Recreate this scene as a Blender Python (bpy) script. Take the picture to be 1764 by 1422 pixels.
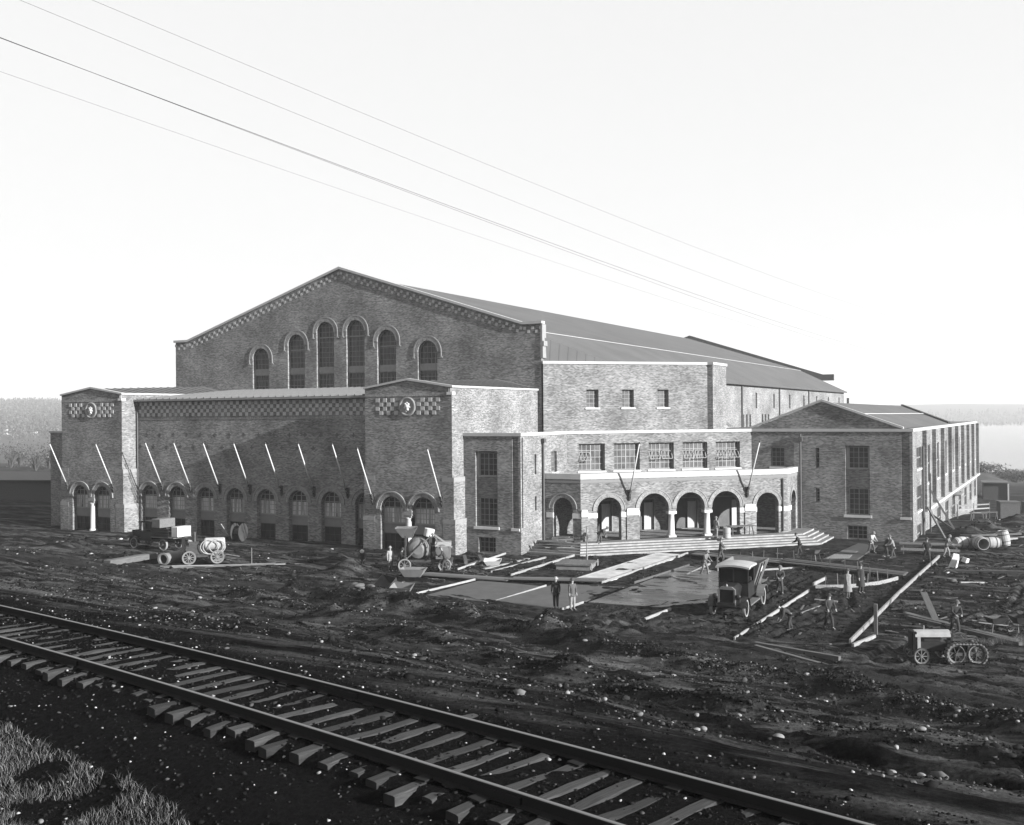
import bpy, math, random
import numpy as np
from mathutils import Vector, Matrix
from mathutils.geometry import delaunay_2d_cdt

for _o in list(bpy.data.objects):
    bpy.data.objects.remove(_o, do_unlink=True)
SC = bpy.context.scene
COL = SC.collection
HAZE = 0.00028
rng = np.random.default_rng(7)
random.seed(7)
PI = math.pi

# ------------------------------------------------------------------ camera
YAW, PITCH, ROLL = math.radians(-27.918), math.radians(0.119), math.radians(-0.4345)
fw = Vector((math.cos(PITCH)*math.sin(YAW), math.cos(PITCH)*math.cos(YAW), math.sin(PITCH)))
rt = Vector((math.cos(YAW), -math.sin(YAW), 0))
up = rt.cross(fw)
R2 = rt*math.cos(ROLL) + up*math.sin(ROLL)
U2 = -rt*math.sin(ROLL) + up*math.cos(ROLL)
CAM = Vector((43.2, -71.35, 11.0))
cd = bpy.data.cameras.new('camera')
cam = bpy.data.objects.new('camera', cd)
COL.objects.link(cam)
m = Matrix.Identity(4)
for i in range(3):
    m[i][0], m[i][1], m[i][2], m[i][3] = R2[i], U2[i], -fw[i], CAM[i]
cam.matrix_world = m
cd.sensor_width = 36.0
cd.lens = 36.0*1812.2/1764.0
cd.clip_start = 0.3
cd.clip_end = 20000
SC.camera = cam

# ------------------------------------------------------------------ light
SUN_EL, SUN_AZ = math.radians(17.5), math.radians(5.0)   # azimuth: from +X towards -Y
S = Vector((math.cos(SUN_EL)*math.cos(SUN_AZ), -math.cos(SUN_EL)*math.sin(SUN_AZ), math.sin(SUN_EL)))
sl = bpy.data.lights.new('sun', 'SUN')
sl.energy = 5.0
sl.angle = math.radians(0.53)
sl.color = (1.0, 1.0, 1.0)           # black-and-white plate: neutral light
sun = bpy.data.objects.new('sun', sl)
COL.objects.link(sun)
sun.rotation_euler = S.to_track_quat('Z', 'Y').to_euler()
sun.location = (60, -40, 60)

world = bpy.data.worlds.new('World')
SC.world = world
world.use_nodes = True
wn = world.node_tree.nodes
wl = world.node_tree.links
wn.clear()
sky = wn.new('ShaderNodeTexSky')
sky.sky_type = 'NISHITA'
sky.sun_disc = False
sky.sun_elevation = SUN_EL
sky.sun_rotation = math.radians(95.0)
sky.air_density = 2.0
sky.dust_density = 0.2
sky.ozone_density = 1.0
bw = wn.new('ShaderNodeRGBToBW')
bg = wn.new('ShaderNodeBackground')
bg.inputs['Strength'].default_value = 0.13
wo = wn.new('ShaderNodeOutputWorld')
# thin bright winter haze evens the whole dome out
pw = wn.new('ShaderNodeMath'); pw.operation = 'POWER'; pw.inputs[1].default_value = 0.12
ml = wn.new('ShaderNodeMath'); ml.operation = 'MULTIPLY'; ml.inputs[1].default_value = 1.75
wl.new(sky.outputs[0], bw.inputs[0])
wl.new(bw.outputs[0], pw.inputs[0])
wl.new(pw.outputs[0], ml.inputs[0])
wl.new(ml.outputs[0], bg.inputs['Color'])
wl.new(bg.outputs[0], wo.inputs['Surface'])

SC.view_settings.view_transform = 'Standard'
SC.view_settings.look = 'None'
SC.view_settings.exposure = 1.75
SC.view_settings.gamma = 1.0
SC.view_settings.use_curve_mapping = False
SC.render.engine = 'CYCLES'
SC.cycles.use_denoising = True
SC.cycles.max_bounces = 5
SC.cycles.volume_bounces = 0

# ------------------------------------------------------------------ materials
MATS = {}
def mat_base(name):
    mt = bpy.data.materials.new(name)
    mt.use_nodes = True
    n, l = mt.node_tree.nodes, mt.node_tree.links
    b = n['Principled BSDF']
    MATS[name] = mt
    return mt, n, l, b

def grey(v):
    return (v, v, v, 1)

def gmat(name, v, rough=0.8, var=0.25, scale=3.0, stretch=(1, 1, 1), bump=0.0, spec=0.3, metal=0.0, detail=6, rand=0.0):
    mt, n, l, b = mat_base(name)
    tc = n.new('ShaderNodeTexCoord')
    mp = n.new('ShaderNodeMapping')
    mp.inputs['Scale'].default_value = stretch
    nz = n.new('ShaderNodeTexNoise')
    nz.inputs['Scale'].default_value = scale
    nz.inputs['Detail'].default_value = detail
    nz.inputs['Roughness'].default_value = 0.65
    l.new(tc.outputs['Object'], mp.inputs[0])
    l.new(mp.outputs[0], nz.inputs['Vector'])
    mr = n.new('ShaderNodeMapRange')
    mr.inputs['From Min'].default_value = 0.25
    mr.inputs['From Max'].default_value = 0.75
    mr.inputs['To Min'].default_value = v*(1-var)
    mr.inputs['To Max'].default_value = v*(1+var)
    l.new(nz.outputs['Fac'], mr.inputs['Value'])
    src = mr.outputs[0]
    if rand:
        oi = n.new('ShaderNodeObjectInfo')
        r2 = n.new('ShaderNodeMapRange')
        r2.inputs['To Min'].default_value = 1-rand
        r2.inputs['To Max'].default_value = 1+rand
        l.new(oi.outputs['Random'], r2.inputs['Value'])
        mu = n.new('ShaderNodeMath')
        mu.operation = 'MULTIPLY'
        l.new(src, mu.inputs[0])
        l.new(r2.outputs[0], mu.inputs[1])
        src = mu.outputs[0]
    l.new(src, b.inputs['Base Color'])
    b.inputs['Roughness'].default_value = rough
    b.inputs['Specular IOR Level'].default_value = spec
    b.inputs['Metallic'].default_value = metal
    if bump:
        bp = n.new('ShaderNodeBump')
        bp.inputs['Strength'].default_value = bump
        bp.inputs['Distance'].default_value = 0.03
        l.new(nz.outputs['Fac'], bp.inputs['Height'])
        l.new(bp.outputs[0], b.inputs['Normal'])
    return mt

def brick_mat(name, lo, hi, mortar, soldier=False):
    mt, n, l, b = mat_base(name)
    uv = n.new('ShaderNodeUVMap')
    br = n.new('ShaderNodeTexBrick')
    br.inputs['Scale'].default_value = 1.0
    br.inputs['Color1'].default_value = grey(lo)
    br.inputs['Color2'].default_value = grey(hi)
    br.inputs['Mortar'].default_value = grey(mortar)
    br.inputs['Mortar Size'].default_value = 0.008
    br.inputs['Bias'].default_value = 0.1
    br.inputs['Brick Width'].default_value = 0.075 if soldier else 0.23
    br.inputs['Row Height'].default_value = 0.23 if soldier else 0.082
    l.new(uv.outputs[0], br.inputs['Vector'])
    # clinker streaks: courses that burnt lighter or darker
    mp = n.new('ShaderNodeMapping')
    mp.inputs['Scale'].default_value = (1.0, 8.5, 1)
    nz = n.new('ShaderNodeTexNoise')
    nz.inputs['Scale'].default_value = 1.0
    nz.inputs['Detail'].default_value = 8
    nz.inputs['Roughness'].default_value = 0.78
    l.new(uv.outputs[0], mp.inputs[0])
    l.new(mp.outputs[0], nz.inputs['Vector'])
    mr = n.new('ShaderNodeMapRange')
    mr.inputs['From Min'].default_value = 0.3
    mr.inputs['From Max'].default_value = 0.7
    mr.inputs['To Min'].default_value = 0.45
    mr.inputs['To Max'].default_value = 1.5
    l.new(nz.outputs['Fac'], mr.inputs['Value'])
    n2 = n.new('ShaderNodeTexNoise')
    n2.inputs['Scale'].default_value = 0.33
    n2.inputs['Detail'].default_value = 4
    l.new(uv.outputs[0], n2.inputs['Vector'])
    m2 = n.new('ShaderNodeMapRange')
    m2.inputs['From Min'].default_value = 0.3
    m2.inputs['From Max'].default_value = 0.7
    m2.inputs['To Min'].default_value = 0.7
    m2.inputs['To Max'].default_value = 1.3
    l.new(n2.outputs['Fac'], m2.inputs['Value'])
    mu = n.new('ShaderNodeMath'); mu.operation = 'MULTIPLY'
    l.new(mr.outputs[0], mu.inputs[0]); l.new(m2.outputs[0], mu.inputs[1])
    mx = n.new('ShaderNodeVectorMath'); mx.operation = 'SCALE'
    l.new(br.outputs['Color'], mx.inputs[0]); l.new(mu.outputs[0], mx.inputs['Scale'])
    l.new(mx.outputs[0], b.inputs['Base Color'])
    b.inputs['Roughness'].default_value = 0.92
    b.inputs['Specular IOR Level'].default_value = 0.12
    ad = n.new('ShaderNodeMath'); ad.operation = 'MULTIPLY_ADD'
    ad.inputs[1].default_value = 0.6
    l.new(nz.outputs['Fac'], ad.inputs[0])
    sb = n.new('ShaderNodeMath'); sb.operation = 'SUBTRACT'
    sb.inputs[0].default_value = 1.0
    l.new(br.outputs['Fac'], sb.inputs[1])
    l.new(sb.outputs[0], ad.inputs[2])
    bp = n.new('ShaderNodeBump')
    bp.inputs['Strength'].default_value = 0.5
    bp.inputs['Distance'].default_value = 0.012
    l.new(ad.outputs[0], bp.inputs['Height'])
    l.new(bp.outputs[0], b.inputs['Normal'])
    return mt

def glass_mat(name, v, rough=0.12, spec=0.5):
    mt, n, l, b = mat_base(name)
    tc = n.new('ShaderNodeTexCoord')
    nz = n.new('ShaderNodeTexNoise')
    nz.inputs['Scale'].default_value = 1.3
    l.new(tc.outputs['Object'], nz.inputs['Vector'])
    mr = n.new('ShaderNodeMapRange')
    mr.inputs['From Min'].default_value = 0.3
    mr.inputs['From Max'].default_value = 0.7
    mr.inputs['To Min'].default_value = v*0.5
    mr.inputs['To Max'].default_value = v*1.6
    l.new(nz.outputs['Fac'], mr.inputs['Value'])
    l.new(mr.outputs[0], b.inputs['Base Color'])
    b.inputs['Roughness'].default_value = rough
    b.inputs['Specular IOR Level'].default_value = spec
    bp = n.new('ShaderNodeBump')
    bp.inputs['Strength'].default_value = 0.15
    bp.inputs['Distance'].default_value = 0.02
    l.new(nz.outputs['Fac'], bp.inputs['Height'])
    l.new(bp.outputs[0], b.inputs['Normal'])
    return mt

M_BRICK = brick_mat('brick', 0.06, 0.175, 0.14)
M_ARCHBRICK = brick_mat('arch_brick', 0.11, 0.2, 0.17, True)
M_STONE = gmat('cast_stone', 0.36, 0.85, 0.12, 2.0, bump=0.15)
M_STONE2 = gmat('grey_stone', 0.16, 0.85, 0.2, 2.5, bump=0.2)
M_TILE = gmat('pale_tile', 0.27, 0.7, 0.12, 6.0, rand=0.12)
M_COPING = gmat('coping', 0.28, 0.8, 0.1, 1.2)
M_CONC = gmat('concrete', 0.11, 0.85, 0.25, 1.6, bump=0.1)
M_SPANDREL = gmat('spandrel', 0.12, 0.7, 0.15, 1.5)
M_FRAME = gmat('steel_sash', 0.17, 0.6, 0.1, 2.0)
M_FRAMEW = gmat('pale_sash', 0.17, 0.6, 0.1, 2.0)
M_GLASS = glass_mat('dark_glass', 0.025, 0.2, 0.25)
M_GLASSB = glass_mat('basement_glass', 0.012, 0.35, 0.12)
M_GLASSG = glass_mat('whitened_glass', 0.05, 0.3, 0.3)
M_CURTAIN = gmat('paper_backing', 0.27, 0.9, 0.95, 2.2, (2.2, 2.2, 0.15), detail=3)
M_PIPE = gmat('downpipe', 0.05, 0.6, 0.2, 2.0)
M_DOOR_SHADE = gmat('door', 0.05, 0.6, 0.3, 2.0)  # dark door panel, its colour also stands in for the unlit porch interior
M_DOORW = gmat('door_planks', 0.3, 0.8, 0.25, 2.0, (8, 8, 0.4))
M_DARK = gmat('interior', 0.03, 0.9, 0.3, 1.0)
M_WOODL = gmat('fresh_board', 0.15, 0.9, 0.5, 2.5, (6, 0.8, 6), rand=0.2, bump=0.1)
M_RISER = gmat('riser_board', 0.19, 0.9, 0.45, 1.5, (1, 1, 1), bump=0.1)
M_WOODM = gmat('weathered_plank', 0.07, 0.85, 0.4, 2.5, (6, 0.8, 6), rand=0.3, bump=0.1)
M_WOODD = gmat('dark_timber', 0.05, 0.85, 0.4, 2.5, (3, 0.8, 3), rand=0.3, bump=0.1)
M_POLE = gmat('painted_pole', 0.34, 0.6, 0.1, 2.0)
M_IRON = gmat('iron', 0.03, 0.55, 0.4, 4.0)
M_BLACK = gmat('black_paint', 0.01, 0.4, 0.3, 3.0)
M_VOID = gmat('dark_pane', 0.005, 0.5, 0.3, 3.0, spec=0.06)
M_GREYP = gmat('grey_paint', 0.09, 0.5, 0.2, 3.0)
M_PALEP = gmat('pale_paint', 0.17, 0.5, 0.2, 3.0)
M_TYRE = gmat('rubber', 0.16, 0.8, 0.2, 5.0)
M_CANVAS = gmat('canvas', 0.22, 0.9, 0.15, 3.0)
M_SKIN = gmat('skin', 0.18, 0.7, 0.1, 8.0)
M_BURLAP = gmat('burlap', 0.06, 0.95, 0.35, 6.0, bump=0.3)

def roof_mat(name, v, axis, pitch):
    mt, n, l, b = mat_base(name)
    tc = n.new('ShaderNodeTexCoord')
    sp = n.new('ShaderNodeSeparateXYZ')
    l.new(tc.outputs['Object'], sp.inputs[0])
    md = n.new('ShaderNodeMath'); md.operation = 'PINGPONG'
    md.inputs[1].default_value = pitch/2
    l.new(sp.outputs[axis], md.inputs[0])
    gt = n.new('ShaderNodeMath'); gt.operation = 'LESS_THAN'
    gt.inputs[1].default_value = 0.035
    l.new(md.outputs[0], gt.inputs[0])
    nz = n.new('ShaderNodeTexNoise')
    nz.inputs['Scale'].default_value = 0.25
    nz.inputs['Detail'].default_value = 8
    l.new(tc.outputs['Object'], nz.inputs['Vector'])
    mr = n.new('ShaderNodeMapRange')
    mr.inputs['From Min'].default_value = 0.3
    mr.inputs['From Max'].default_value = 0.7
    mr.inputs['To Min'].default_value = v*0.85
    mr.inputs['To Max'].default_value = v*1.15
    l.new(nz.outputs['Fac'], mr.inputs['Value'])
    sc_ = n.new('ShaderNodeMath'); sc_.operation = 'MULTIPLY_ADD'; sc_.inputs[1].default_value = -v*0.28
    l.new(gt.outputs[0], sc_.inputs[0]); l.new(mr.outputs[0], sc_.inputs[2])
    l.new(sc_.outputs[0], b.inputs['Base Color'])
    bp = n.new('ShaderNodeBump')
    bp.inputs['Strength'].default_value = 0.6
    bp.inputs['Distance'].default_value = 0.03
    l.new(gt.outputs[0], bp.inputs['Height'])
    l.new(bp.outputs[0], b.inputs['Normal'])
    b.inputs['Roughness'].default_value = 0.75
    b.inputs['Specular IOR Level'].default_value = 0.25
    return mt
M_ROOF = roof_mat('sheet_roof', 0.066, 'Y', 0.62)
M_ROOFP = gmat('tin_roof', 0.075, 0.6, 0.15, 0.8)

# ------------------------------------------------------------------ mesh helpers
class MB:
    def __init__(s):
        s.v = []; s.f = []; s.uv = {}
    def add(s, vs, fs, uvs=None):
        o = len(s.v)
        s.v += [tuple(p) for p in vs]
        for k, fc in enumerate(fs):
            if uvs is not None:
                s.uv[len(s.f)] = uvs[k]
            s.f.append(tuple(i+o for i in fc))
        return s
    def hexa(s, p):   # 8 corners: bottom 0-3 ccw, top 4-7
        return s.add(p, [(3, 2, 1, 0), (4, 5, 6, 7), (0, 1, 5, 4), (1, 2, 6, 5), (2, 3, 7, 6), (3, 0, 4, 7)])
    def box(s, x0, x1, y0, y1, z0, z1):
        return s.hexa([(x0, y0, z0), (x1, y0, z0), (x1, y1, z0), (x0, y1, z0), (x0, y0, z1), (x1, y0, z1), (x1, y1, z1), (x0, y1, z1)])
    def bar(s, a, b, w, h, upv=(0, 0, 1)):
        a = Vector(a); b = Vector(b)
        d = (b-a).normalized(); u_ = Vector(upv)
        if abs(d.dot(u_)) > 0.98:
            u_ = Vector((0, 1, 0))
        r_ = d.cross(u_).normalized()*w/2
        t_ = r_.cross(d).normalized()*h/2
        return s.hexa([a-r_-t_, a+r_-t_, b+r_-t_, b-r_-t_, a-r_+t_, a+r_+t_, b+r_+t_, b-r_+t_])
    def tube(s, pts, r, n=8, caps=True):
        pts = [Vector(p) for p in pts]
        rs = r if isinstance(r, (list, tuple)) else [r]*len(pts)
        vs = []; fs = []
        prev = None
        for i, p in enumerate(pts):
            d = (pts[min(i+1, len(pts)-1)]-pts[max(i-1, 0)]).normalized()
            if prev is None:
                a = d.orthogonal().normalized()
            else:
                a = (prev-d*prev.dot(d)).normalized()
            prev = a
            b = d.cross(a)
            for k in range(n):
                t = 2*PI*k/n
                vs.append(p+(a*math.cos(t)+b*math.sin(t))*rs[i])
        for i in range(len(pts)-1):
            for k in range(n):
                k2 = (k+1) % n
                fs.append((i*n+k, i*n+k2, (i+1)*n+k2, (i+1)*n+k))
        if caps:
            fs.append(tuple(range(n))[::-1])
            fs.append(tuple((len(pts)-1)*n+k for k in range(n)))
        return s.add(vs, fs)
    def lathe(s, prof, origin=(0, 0, 0), axis=(0, 0, 1), n=16, caps=True):
        # prof: list of (radius, height along axis)
        ax = Vector(axis).normalized()
        a = ax.orthogonal().normalized(); b = ax.cross(a)
        o = Vector(origin)
        vs = []; fs = []
        for (r_, h_) in prof:
            for k in range(n):
                t = 2*PI*k/n
                vs.append(o+ax*h_+(a*math.cos(t)+b*math.sin(t))*r_)
        for i in range(len(prof)-1):
            for k in range(n):
                k2 = (k+1) % n
                fs.append((i*n+k, i*n+k2, (i+1)*n+k2, (i+1)*n+k))
        if caps:
            fs.append(tuple(range(n))[::-1])
            fs.append(tuple((len(prof)-1)*n+k for k in range(n)))
        return s.add(vs, fs)
    def prism(s, outline, y0, y1):   # outline in (x,z), extruded along y
        n = len(outline)
        vs = [(x, y0, z) for x, z in outline]+[(x, y1, z) for x, z in outline]
        fs = [tuple(range(n)), tuple(range(2*n-1, n-1, -1))]
        for k in range(n):
            k2 = (k+1) % n
            fs.append((k, n+k, n+k2, k2))
        return s.add(vs, fs)
    def prism_x(s, outline, x0, x1):  # outline in (y,z), extruded along x
        n = len(outline)
        vs = [(x0, y, z) for y, z in outline]+[(x1, y, z) for y, z in outline]
        fs = [tuple(range(n))[::-1], tuple(range(n, 2*n))]
        for k in range(n):
            k2 = (k+1) % n
            fs.append((k, k2, n+k2, n+k))
        return s.add(vs, fs)
    def xform(s, M, i0=0):
        for i in range(i0, len(s.v)):
            s.v[i] = tuple(M @ Vector(s.v[i]))
        return s
    def mesh(s, name, mt, smooth=False):
        me = bpy.data.meshes.new(name)
        me.from_pydata(s.v, [], s.f)
        if s.uv:
            ul = me.uv_layers.new(name='UVMap')
            for pi, p in enumerate(me.polygons):
                u = s.uv.get(pi)
                if u is not None:
                    for k, li in enumerate(p.loop_indices):
                        ul.data[li].uv = u[k]
        if mt is not None:
            me.materials.append(mt)
        if smooth:
            for p in me.polygons:
                p.use_smooth = True
        me.update()
        return me
    def build(s, name, mt, parent=None, smooth=False, bevel=0.0):
        o = bpy.data.objects.new(name, s.mesh(name, mt, smooth))
        COL.objects.link(o)
        if parent is not None:
            o.parent = parent
        if bevel:
            bv = o.modifiers.new('bevel', 'BEVEL')
            bv.width = bevel; bv.segments = 1; bv.limit_method = 'ANGLE'
        return o

def tag(o, label=None, cat=None, group=None, kind=None):
    if label: o['label'] = label
    if cat: o['category'] = cat
    if group: o['group'] = group
    if kind: o['kind'] = kind
    return o

def thing(name, label, cat, loc=(0, 0, 0), rz=0.0, group=None):
    o = bpy.data.objects.new(name, None)
    o.empty_display_size = 0.3
    COL.objects.link(o)
    o.location = loc
    o.rotation_euler = (0, 0, rz)
    return tag(o, label, cat, group)

def inst(me, name, parent, loc, rot=(0, 0, 0), scale=(1, 1, 1)):
    o = bpy.data.objects.new(name, me)
    COL.objects.link(o)
    o.parent = parent
    o.location = loc
    o.rotation_euler = rot
    o.scale = scale
    return o

# ------------------------------------------------------------------ terrain
def _hash(ix, iy, seed):
    h = (ix.astype(np.int64)*374761393 + iy.astype(np.int64)*668265263 + seed*974711) & 0x7fffffff
    h = ((h ^ (h >> 13))*1274126177) & 0x7fffffff
    h = h ^ (h >> 16)
    return (h & 0xffff)/65535.0
def vnoise(x, y, seed=0):
    x = np.asarray(x, float); y = np.asarray(y, float)
    ix = np.floor(x); iy = np.floor(y)
    fx = x-ix; fy = y-iy
    fx = fx*fx*(3-2*fx); fy = fy*fy*(3-2*fy)
    a = _hash(ix, iy, seed); b = _hash(ix+1, iy, seed)
    c = _hash(ix, iy+1, seed); d = _hash(ix+1, iy+1, seed)
    return (a*(1-fx)+b*fx)*(1-fy)+(c*(1-fx)+d*fx)*fy
def fbm(x, y, seed=0, oct=4):
    s = 0; a = 0.5; t = 0
    for k in range(oct):
        s = s+a*vnoise(x*2**k, y*2**k, seed+k*17); t += a; a *= 0.5
    return s/t-0.5
def ss(a, b, x):
    t = np.clip((x-a)/(b-a), 0, 1)
    return t*t*(3-2*t)
CC = (-0.002208, -0.106578, -53.917243)     # track centre line: Y as a quadratic of X
def Yc(X):
    X = np.asarray(X, float); Xc = np.clip(X, 5, 60)
    return CC[0]*Xc*Xc+CC[1]*Xc+CC[2]+(2*CC[0]*Xc+CC[1])*(X-Xc)
def Ztop(X):
    return 7.22+0.01*(np.clip(np.asarray(X, float), -20, 80)-38)
def site(X, Y):
    z = -2.7*ss(30, 95, Y)*ss(20, 32, X)
    z = z+0.5*ss(-5, -30, X)*ss(-2, -12, Y)
    r = np.maximum(Y, 0)+0.25*np.abs(X)
    z = z-13.0*ss(105, 420, r)
    # land beyond the marsh on the left climbs into low wooded hills
    d = np.hypot(X-43, Y+71)
    az = np.degrees(np.arctan2(-(X-43), Y+71))
    left = ss(24, 40, az)
    z = z+left*(54*ss(900, 2600, d)+9*fbm(X/300, Y/300, 5)*ss(800, 1500, d))
    z = z-(1-left)*9*ss(430, 620, d)          # lake bed
    z = z+(1-left)*(44*ss(2250, 3200, d)+14*ss(2250, 2600, d)*(0.5+fbm(X/400, Y/400, 8)))
    return z
def pline_dist(X, Y, pts):
    best = np.full(X.shape, 1e9)
    for (ax, ay), (bx, by) in zip(pts[:-1], pts[1:]):
        dx, dy = bx-ax, by-ay
        t = np.clip(((X-ax)*dx+(Y-ay)*dy)/(dx*dx+dy*dy), 0, 1)
        best = np.minimum(best, np.hypot(X-ax-t*dx, Y-ay-t*dy))
    return best
BERM1 = [(4, -23.5), (16.8, -26.7), (23.7, -29.3), (30.8, -32.6), (35, -33.6), (39.2, -35.6), (43, -37.6), (50, -41)]
BERM2 = [(2, -27), (12, -31.5), (26.4, -41.5), (32.4, -45.5), (36.1, -47.8), (42, -49.6), (50, -53)]
ROAD = [(-30, -20), (0, -20.5), (13, -23.5), (22, -24.3), (31, -26.3), (38, -28.2), (46, -32)]
ROAD2 = [(8, -34.5), (20, -40.2), (30, -46.8), (38, -51.2), (47, -55)]
RUTS = [[(x_, y_+dy_+sl__*(x_-10)) for x_, y_ in ROAD] for dy_, sl__ in ((0.6, 0.0), (-1.3, 0.03), (2.6, -0.02), (5.2, -0.06), (-3.4, 0.02))]
RUTS += [[(-36, -9), (-20, -15), (-6, -19.5), (8, -22.5)], [(21, -21.5), (22, -17), (26.8, -9), (26.9, 0)], [(19, -23.5), (24, -20.5), (28.3, -14), (28.0, -6)], [(36, -22), (41, -6), (42, 12)], [(29.5, -19.5), (31.5, -10), (30.5, -5)], [(8, -37.5), (22, -43.8), (33, -50.5), (46, -57)]]
MOUNDS = [(-1.6, -11.3, 2.3, 1.25), (-5.5, -7.4, 1.9, 0.8), (16.9, -27.0, 1.5, 0.85), (22.6, -29.0, 1.2, 0.7), (36.2, -34.2, 1.4, 0.5), (4.4, -17.6, 1.3, 0.45),
          (35.4, 30.0, 2.2, 1.1), (36.2, 36.0, 2.6, 1.2), (38.6, 47.0, 3.2, 1.3), (-34.0, -12.4, 3.0, 0.6), (-29.0, -12.2, 2.6, 0.55), (-10.5, -3.6, 3.0, 0.5), (39.8, 12.0, 1.6, 0.5)]
def ground(X, Y):
    X = np.asarray(X, float); Y = np.asarray(Y, float)
    q = (Y-Yc(X))*0.965
    zt = Ztop(X)-0.158
    zs = site(X, Y)
    t = np.clip((q-2.0)/32.0, 0, 1)
    prof = np.interp(t, [0, .06, .25, .5, .75, 1], [0, .05, .343, .624, .843, 1])
    z = np.where(q < 0, zt-0.17*ss(-0.95, -1.4, q)-0.5*ss(-1.5, -3.4, q), zt*(1-prof)+zs*prof)
    slope = ss(1.6, 5, q)*(1-ss(30, 38, q))
    near = ss(-1.2, -2.5, q)
    d = np.hypot(X-43, Y+71)
    flat = ss(28, 38, q)*(1-ss(60, 140, np.abs(Y)+0.3*np.abs(X-10)))
    # rough verge
    s = X-0.25*Y
    z = z+slope*(0.34*fbm(s/3.0, q/1.3, 1, 4)+0.16*fbm(s/7.0, q/0.9, 2, 4)+0.20*fbm(X/0.55, Y/0.55, 3, 3)+0.62*fbm(s/6.0, q/1.0, 12, 4))
    z = z+near*0.10*fbm(X/0.8, Y/0.8, 4, 4)
    z = z+(1-ss(1.3, 2.2, np.abs(q)))*0.05*fbm(X/0.5, Y/0.5, 9, 4)
    court = ss(6, 9, X)*(1-ss(33.0, 35, X))*ss(-21, -18, Y)
    z = z+flat*(1-0.4*court)*(0.26*fbm(X/2.6, Y/2.6, 6, 4)+0.22*fbm(X/0.6, Y/0.6, 7, 3)+0.3*fbm(s/5.0, q/0.8, 13, 3))
    z = z+ss(45, 120, d)*(1-flat)*1.2*fbm(X/18, Y/18, 11, 4)*ss(60, 150, d)
    # berms pushed up beside the haul road
    for pts, h, w, sd in ((BERM1, 0.9, 0.85, 21), (BERM2, 0.6, 0.8, 22)):
        if X.size > 1 or True:
            db = pline_dist(X+0.6*fbm(X/2, Y/2, sd, 2), Y+0.9*fbm(X/2, Y/2, sd+5, 2), pts)
            z = z+h*np.exp(-(db/w)**2)*(0.55+1.2*np.clip(fbm(s/2.2, q/2.2, sd+9, 3)+0.25, 0, 1))
    for pts, w in ((ROAD, 2.0), (ROAD2, 0.7)):
        db = pline_dist(X, Y, pts)
        z = z-0.16*np.exp(-(db/w)**4)
        z = z-0.06*np.exp(-((db-0.75)/0.16)**2)
    wob = 0.25*fbm(X/3, Y/3, 51, 2)
    for pts in RUTS:
        db = np.abs(pline_dist(X+wob, Y+wob, pts)-0.72)
        z = z-0.15*np.exp(-(db/0.17)**2)+0.10*np.exp(-((db-0.34)/0.14)**2)
    for mx, my, mr_, mh in MOUNDS:
        dm = np.hypot(X-mx, Y-my)/mr_
        z = z+mh*np.maximum(0, 1-dm)**1.15*(0.85+0.6*fbm(X/0.7, Y/0.7, 31, 3))
    return z
def gz(x, y):
    return float(ground(np.array([x]), np.array([y]))[0])

def grow(a, step, end, f):
    out = [a]
    while abs(out[-1]) < abs(end):
        step *= f
        out.append(out[-1]+step)
    return out
xs = np.array(sorted(set(grow(-52, -0.8, -5200, 1.12)[1:]+list(np.arange(-52, 2, 0.3))+list(np.arange(2, 49, 0.18))+grow(49, 0.5, 4200, 1.12))))
ys = np.array(sorted(set(grow(-70, -0.4, -400, 1.2)[1:]+list(np.arange(-70, -44, 0.13))+list(np.arange(-44, -4, 0.17))+list(np.arange(-4, 26, 0.6))+grow(26, 0.7, 5200, 1.07))))
GX, GY = np.meshgrid(xs, ys)
GZ = ground(GX.ravel(), GY.ravel()).reshape(GX.shape)
nx, ny = len(xs), len(ys)
verts = np.stack([GX.ravel(), GY.ravel(), GZ.ravel()], 1)
ii, jj = np.meshgrid(np.arange(nx-1), np.arange(ny-1))
a_ = (jj*nx+ii).ravel()
faces = np.stack([a_, a_+1, a_+nx+1, a_+nx], 1)
def np_mesh(name, v, f):
    me = bpy.data.meshes.new(name)
    me.vertices.add(len(v)); me.vertices.foreach_set('co', v.astype(np.float32).ravel())
    k = f.shape[1]
    me.loops.add(f.size); me.loops.foreach_set('vertex_index', f.astype(np.int32).ravel())
    me.polygons.add(len(f)); me.polygons.foreach_set('loop_start', np.arange(0, f.size, k, dtype=np.int32))
    me.update(calc_edges=True)
    return me
gme = np_mesh('ground', verts, faces)
gme.polygons.foreach_set('use_smooth', np.ones(len(faces), bool))
# soil kinds: dust on the packed haul road (R), damp dark earth of the graded court (G), dry grassland far off (B)
Xf, Yf = GX.ravel(), GY.ravel()
road = np.maximum(np.exp(-(pline_dist(Xf, Yf, ROAD)/2.4)**2), 0.8*np.exp(-(pline_dist(Xf, Yf, ROAD2)/0.9)**2))
road = np.clip(road*(0.6+1.2*(fbm(Xf/3, Yf/3, 41, 4)+0.3)), 0, 1)
court = ss(6, 9, Xf)*(1-ss(33.5, 34.5, Xf))*ss(-21, -18.5, Yf)*(1-ss(16, 24, Yf))
dd = np.hypot(Xf-43, Yf+71)
farl = ss(130, 320, dd)
qf = (Yf-Yc(Xf))*0.965
ca = gme.color_attributes.new('soil', 'FLOAT_COLOR', 'POINT')
ca.data.foreach_set('color', np.stack([road, court, farl, ss(1.9, 1.3, qf)*ss(-6.5, -3.5, qf)], 1).astype(np.float32).ravel())
mt, n, l, b = mat_base('soil')
tc = n.new('ShaderNodeTexCoord')
at = n.new('ShaderNodeVertexColor'); at.layer_name = 'soil'
sp = n.new('ShaderNodeSeparateColor'); l.new(at.outputs[0], sp.inputs[0])
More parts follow.
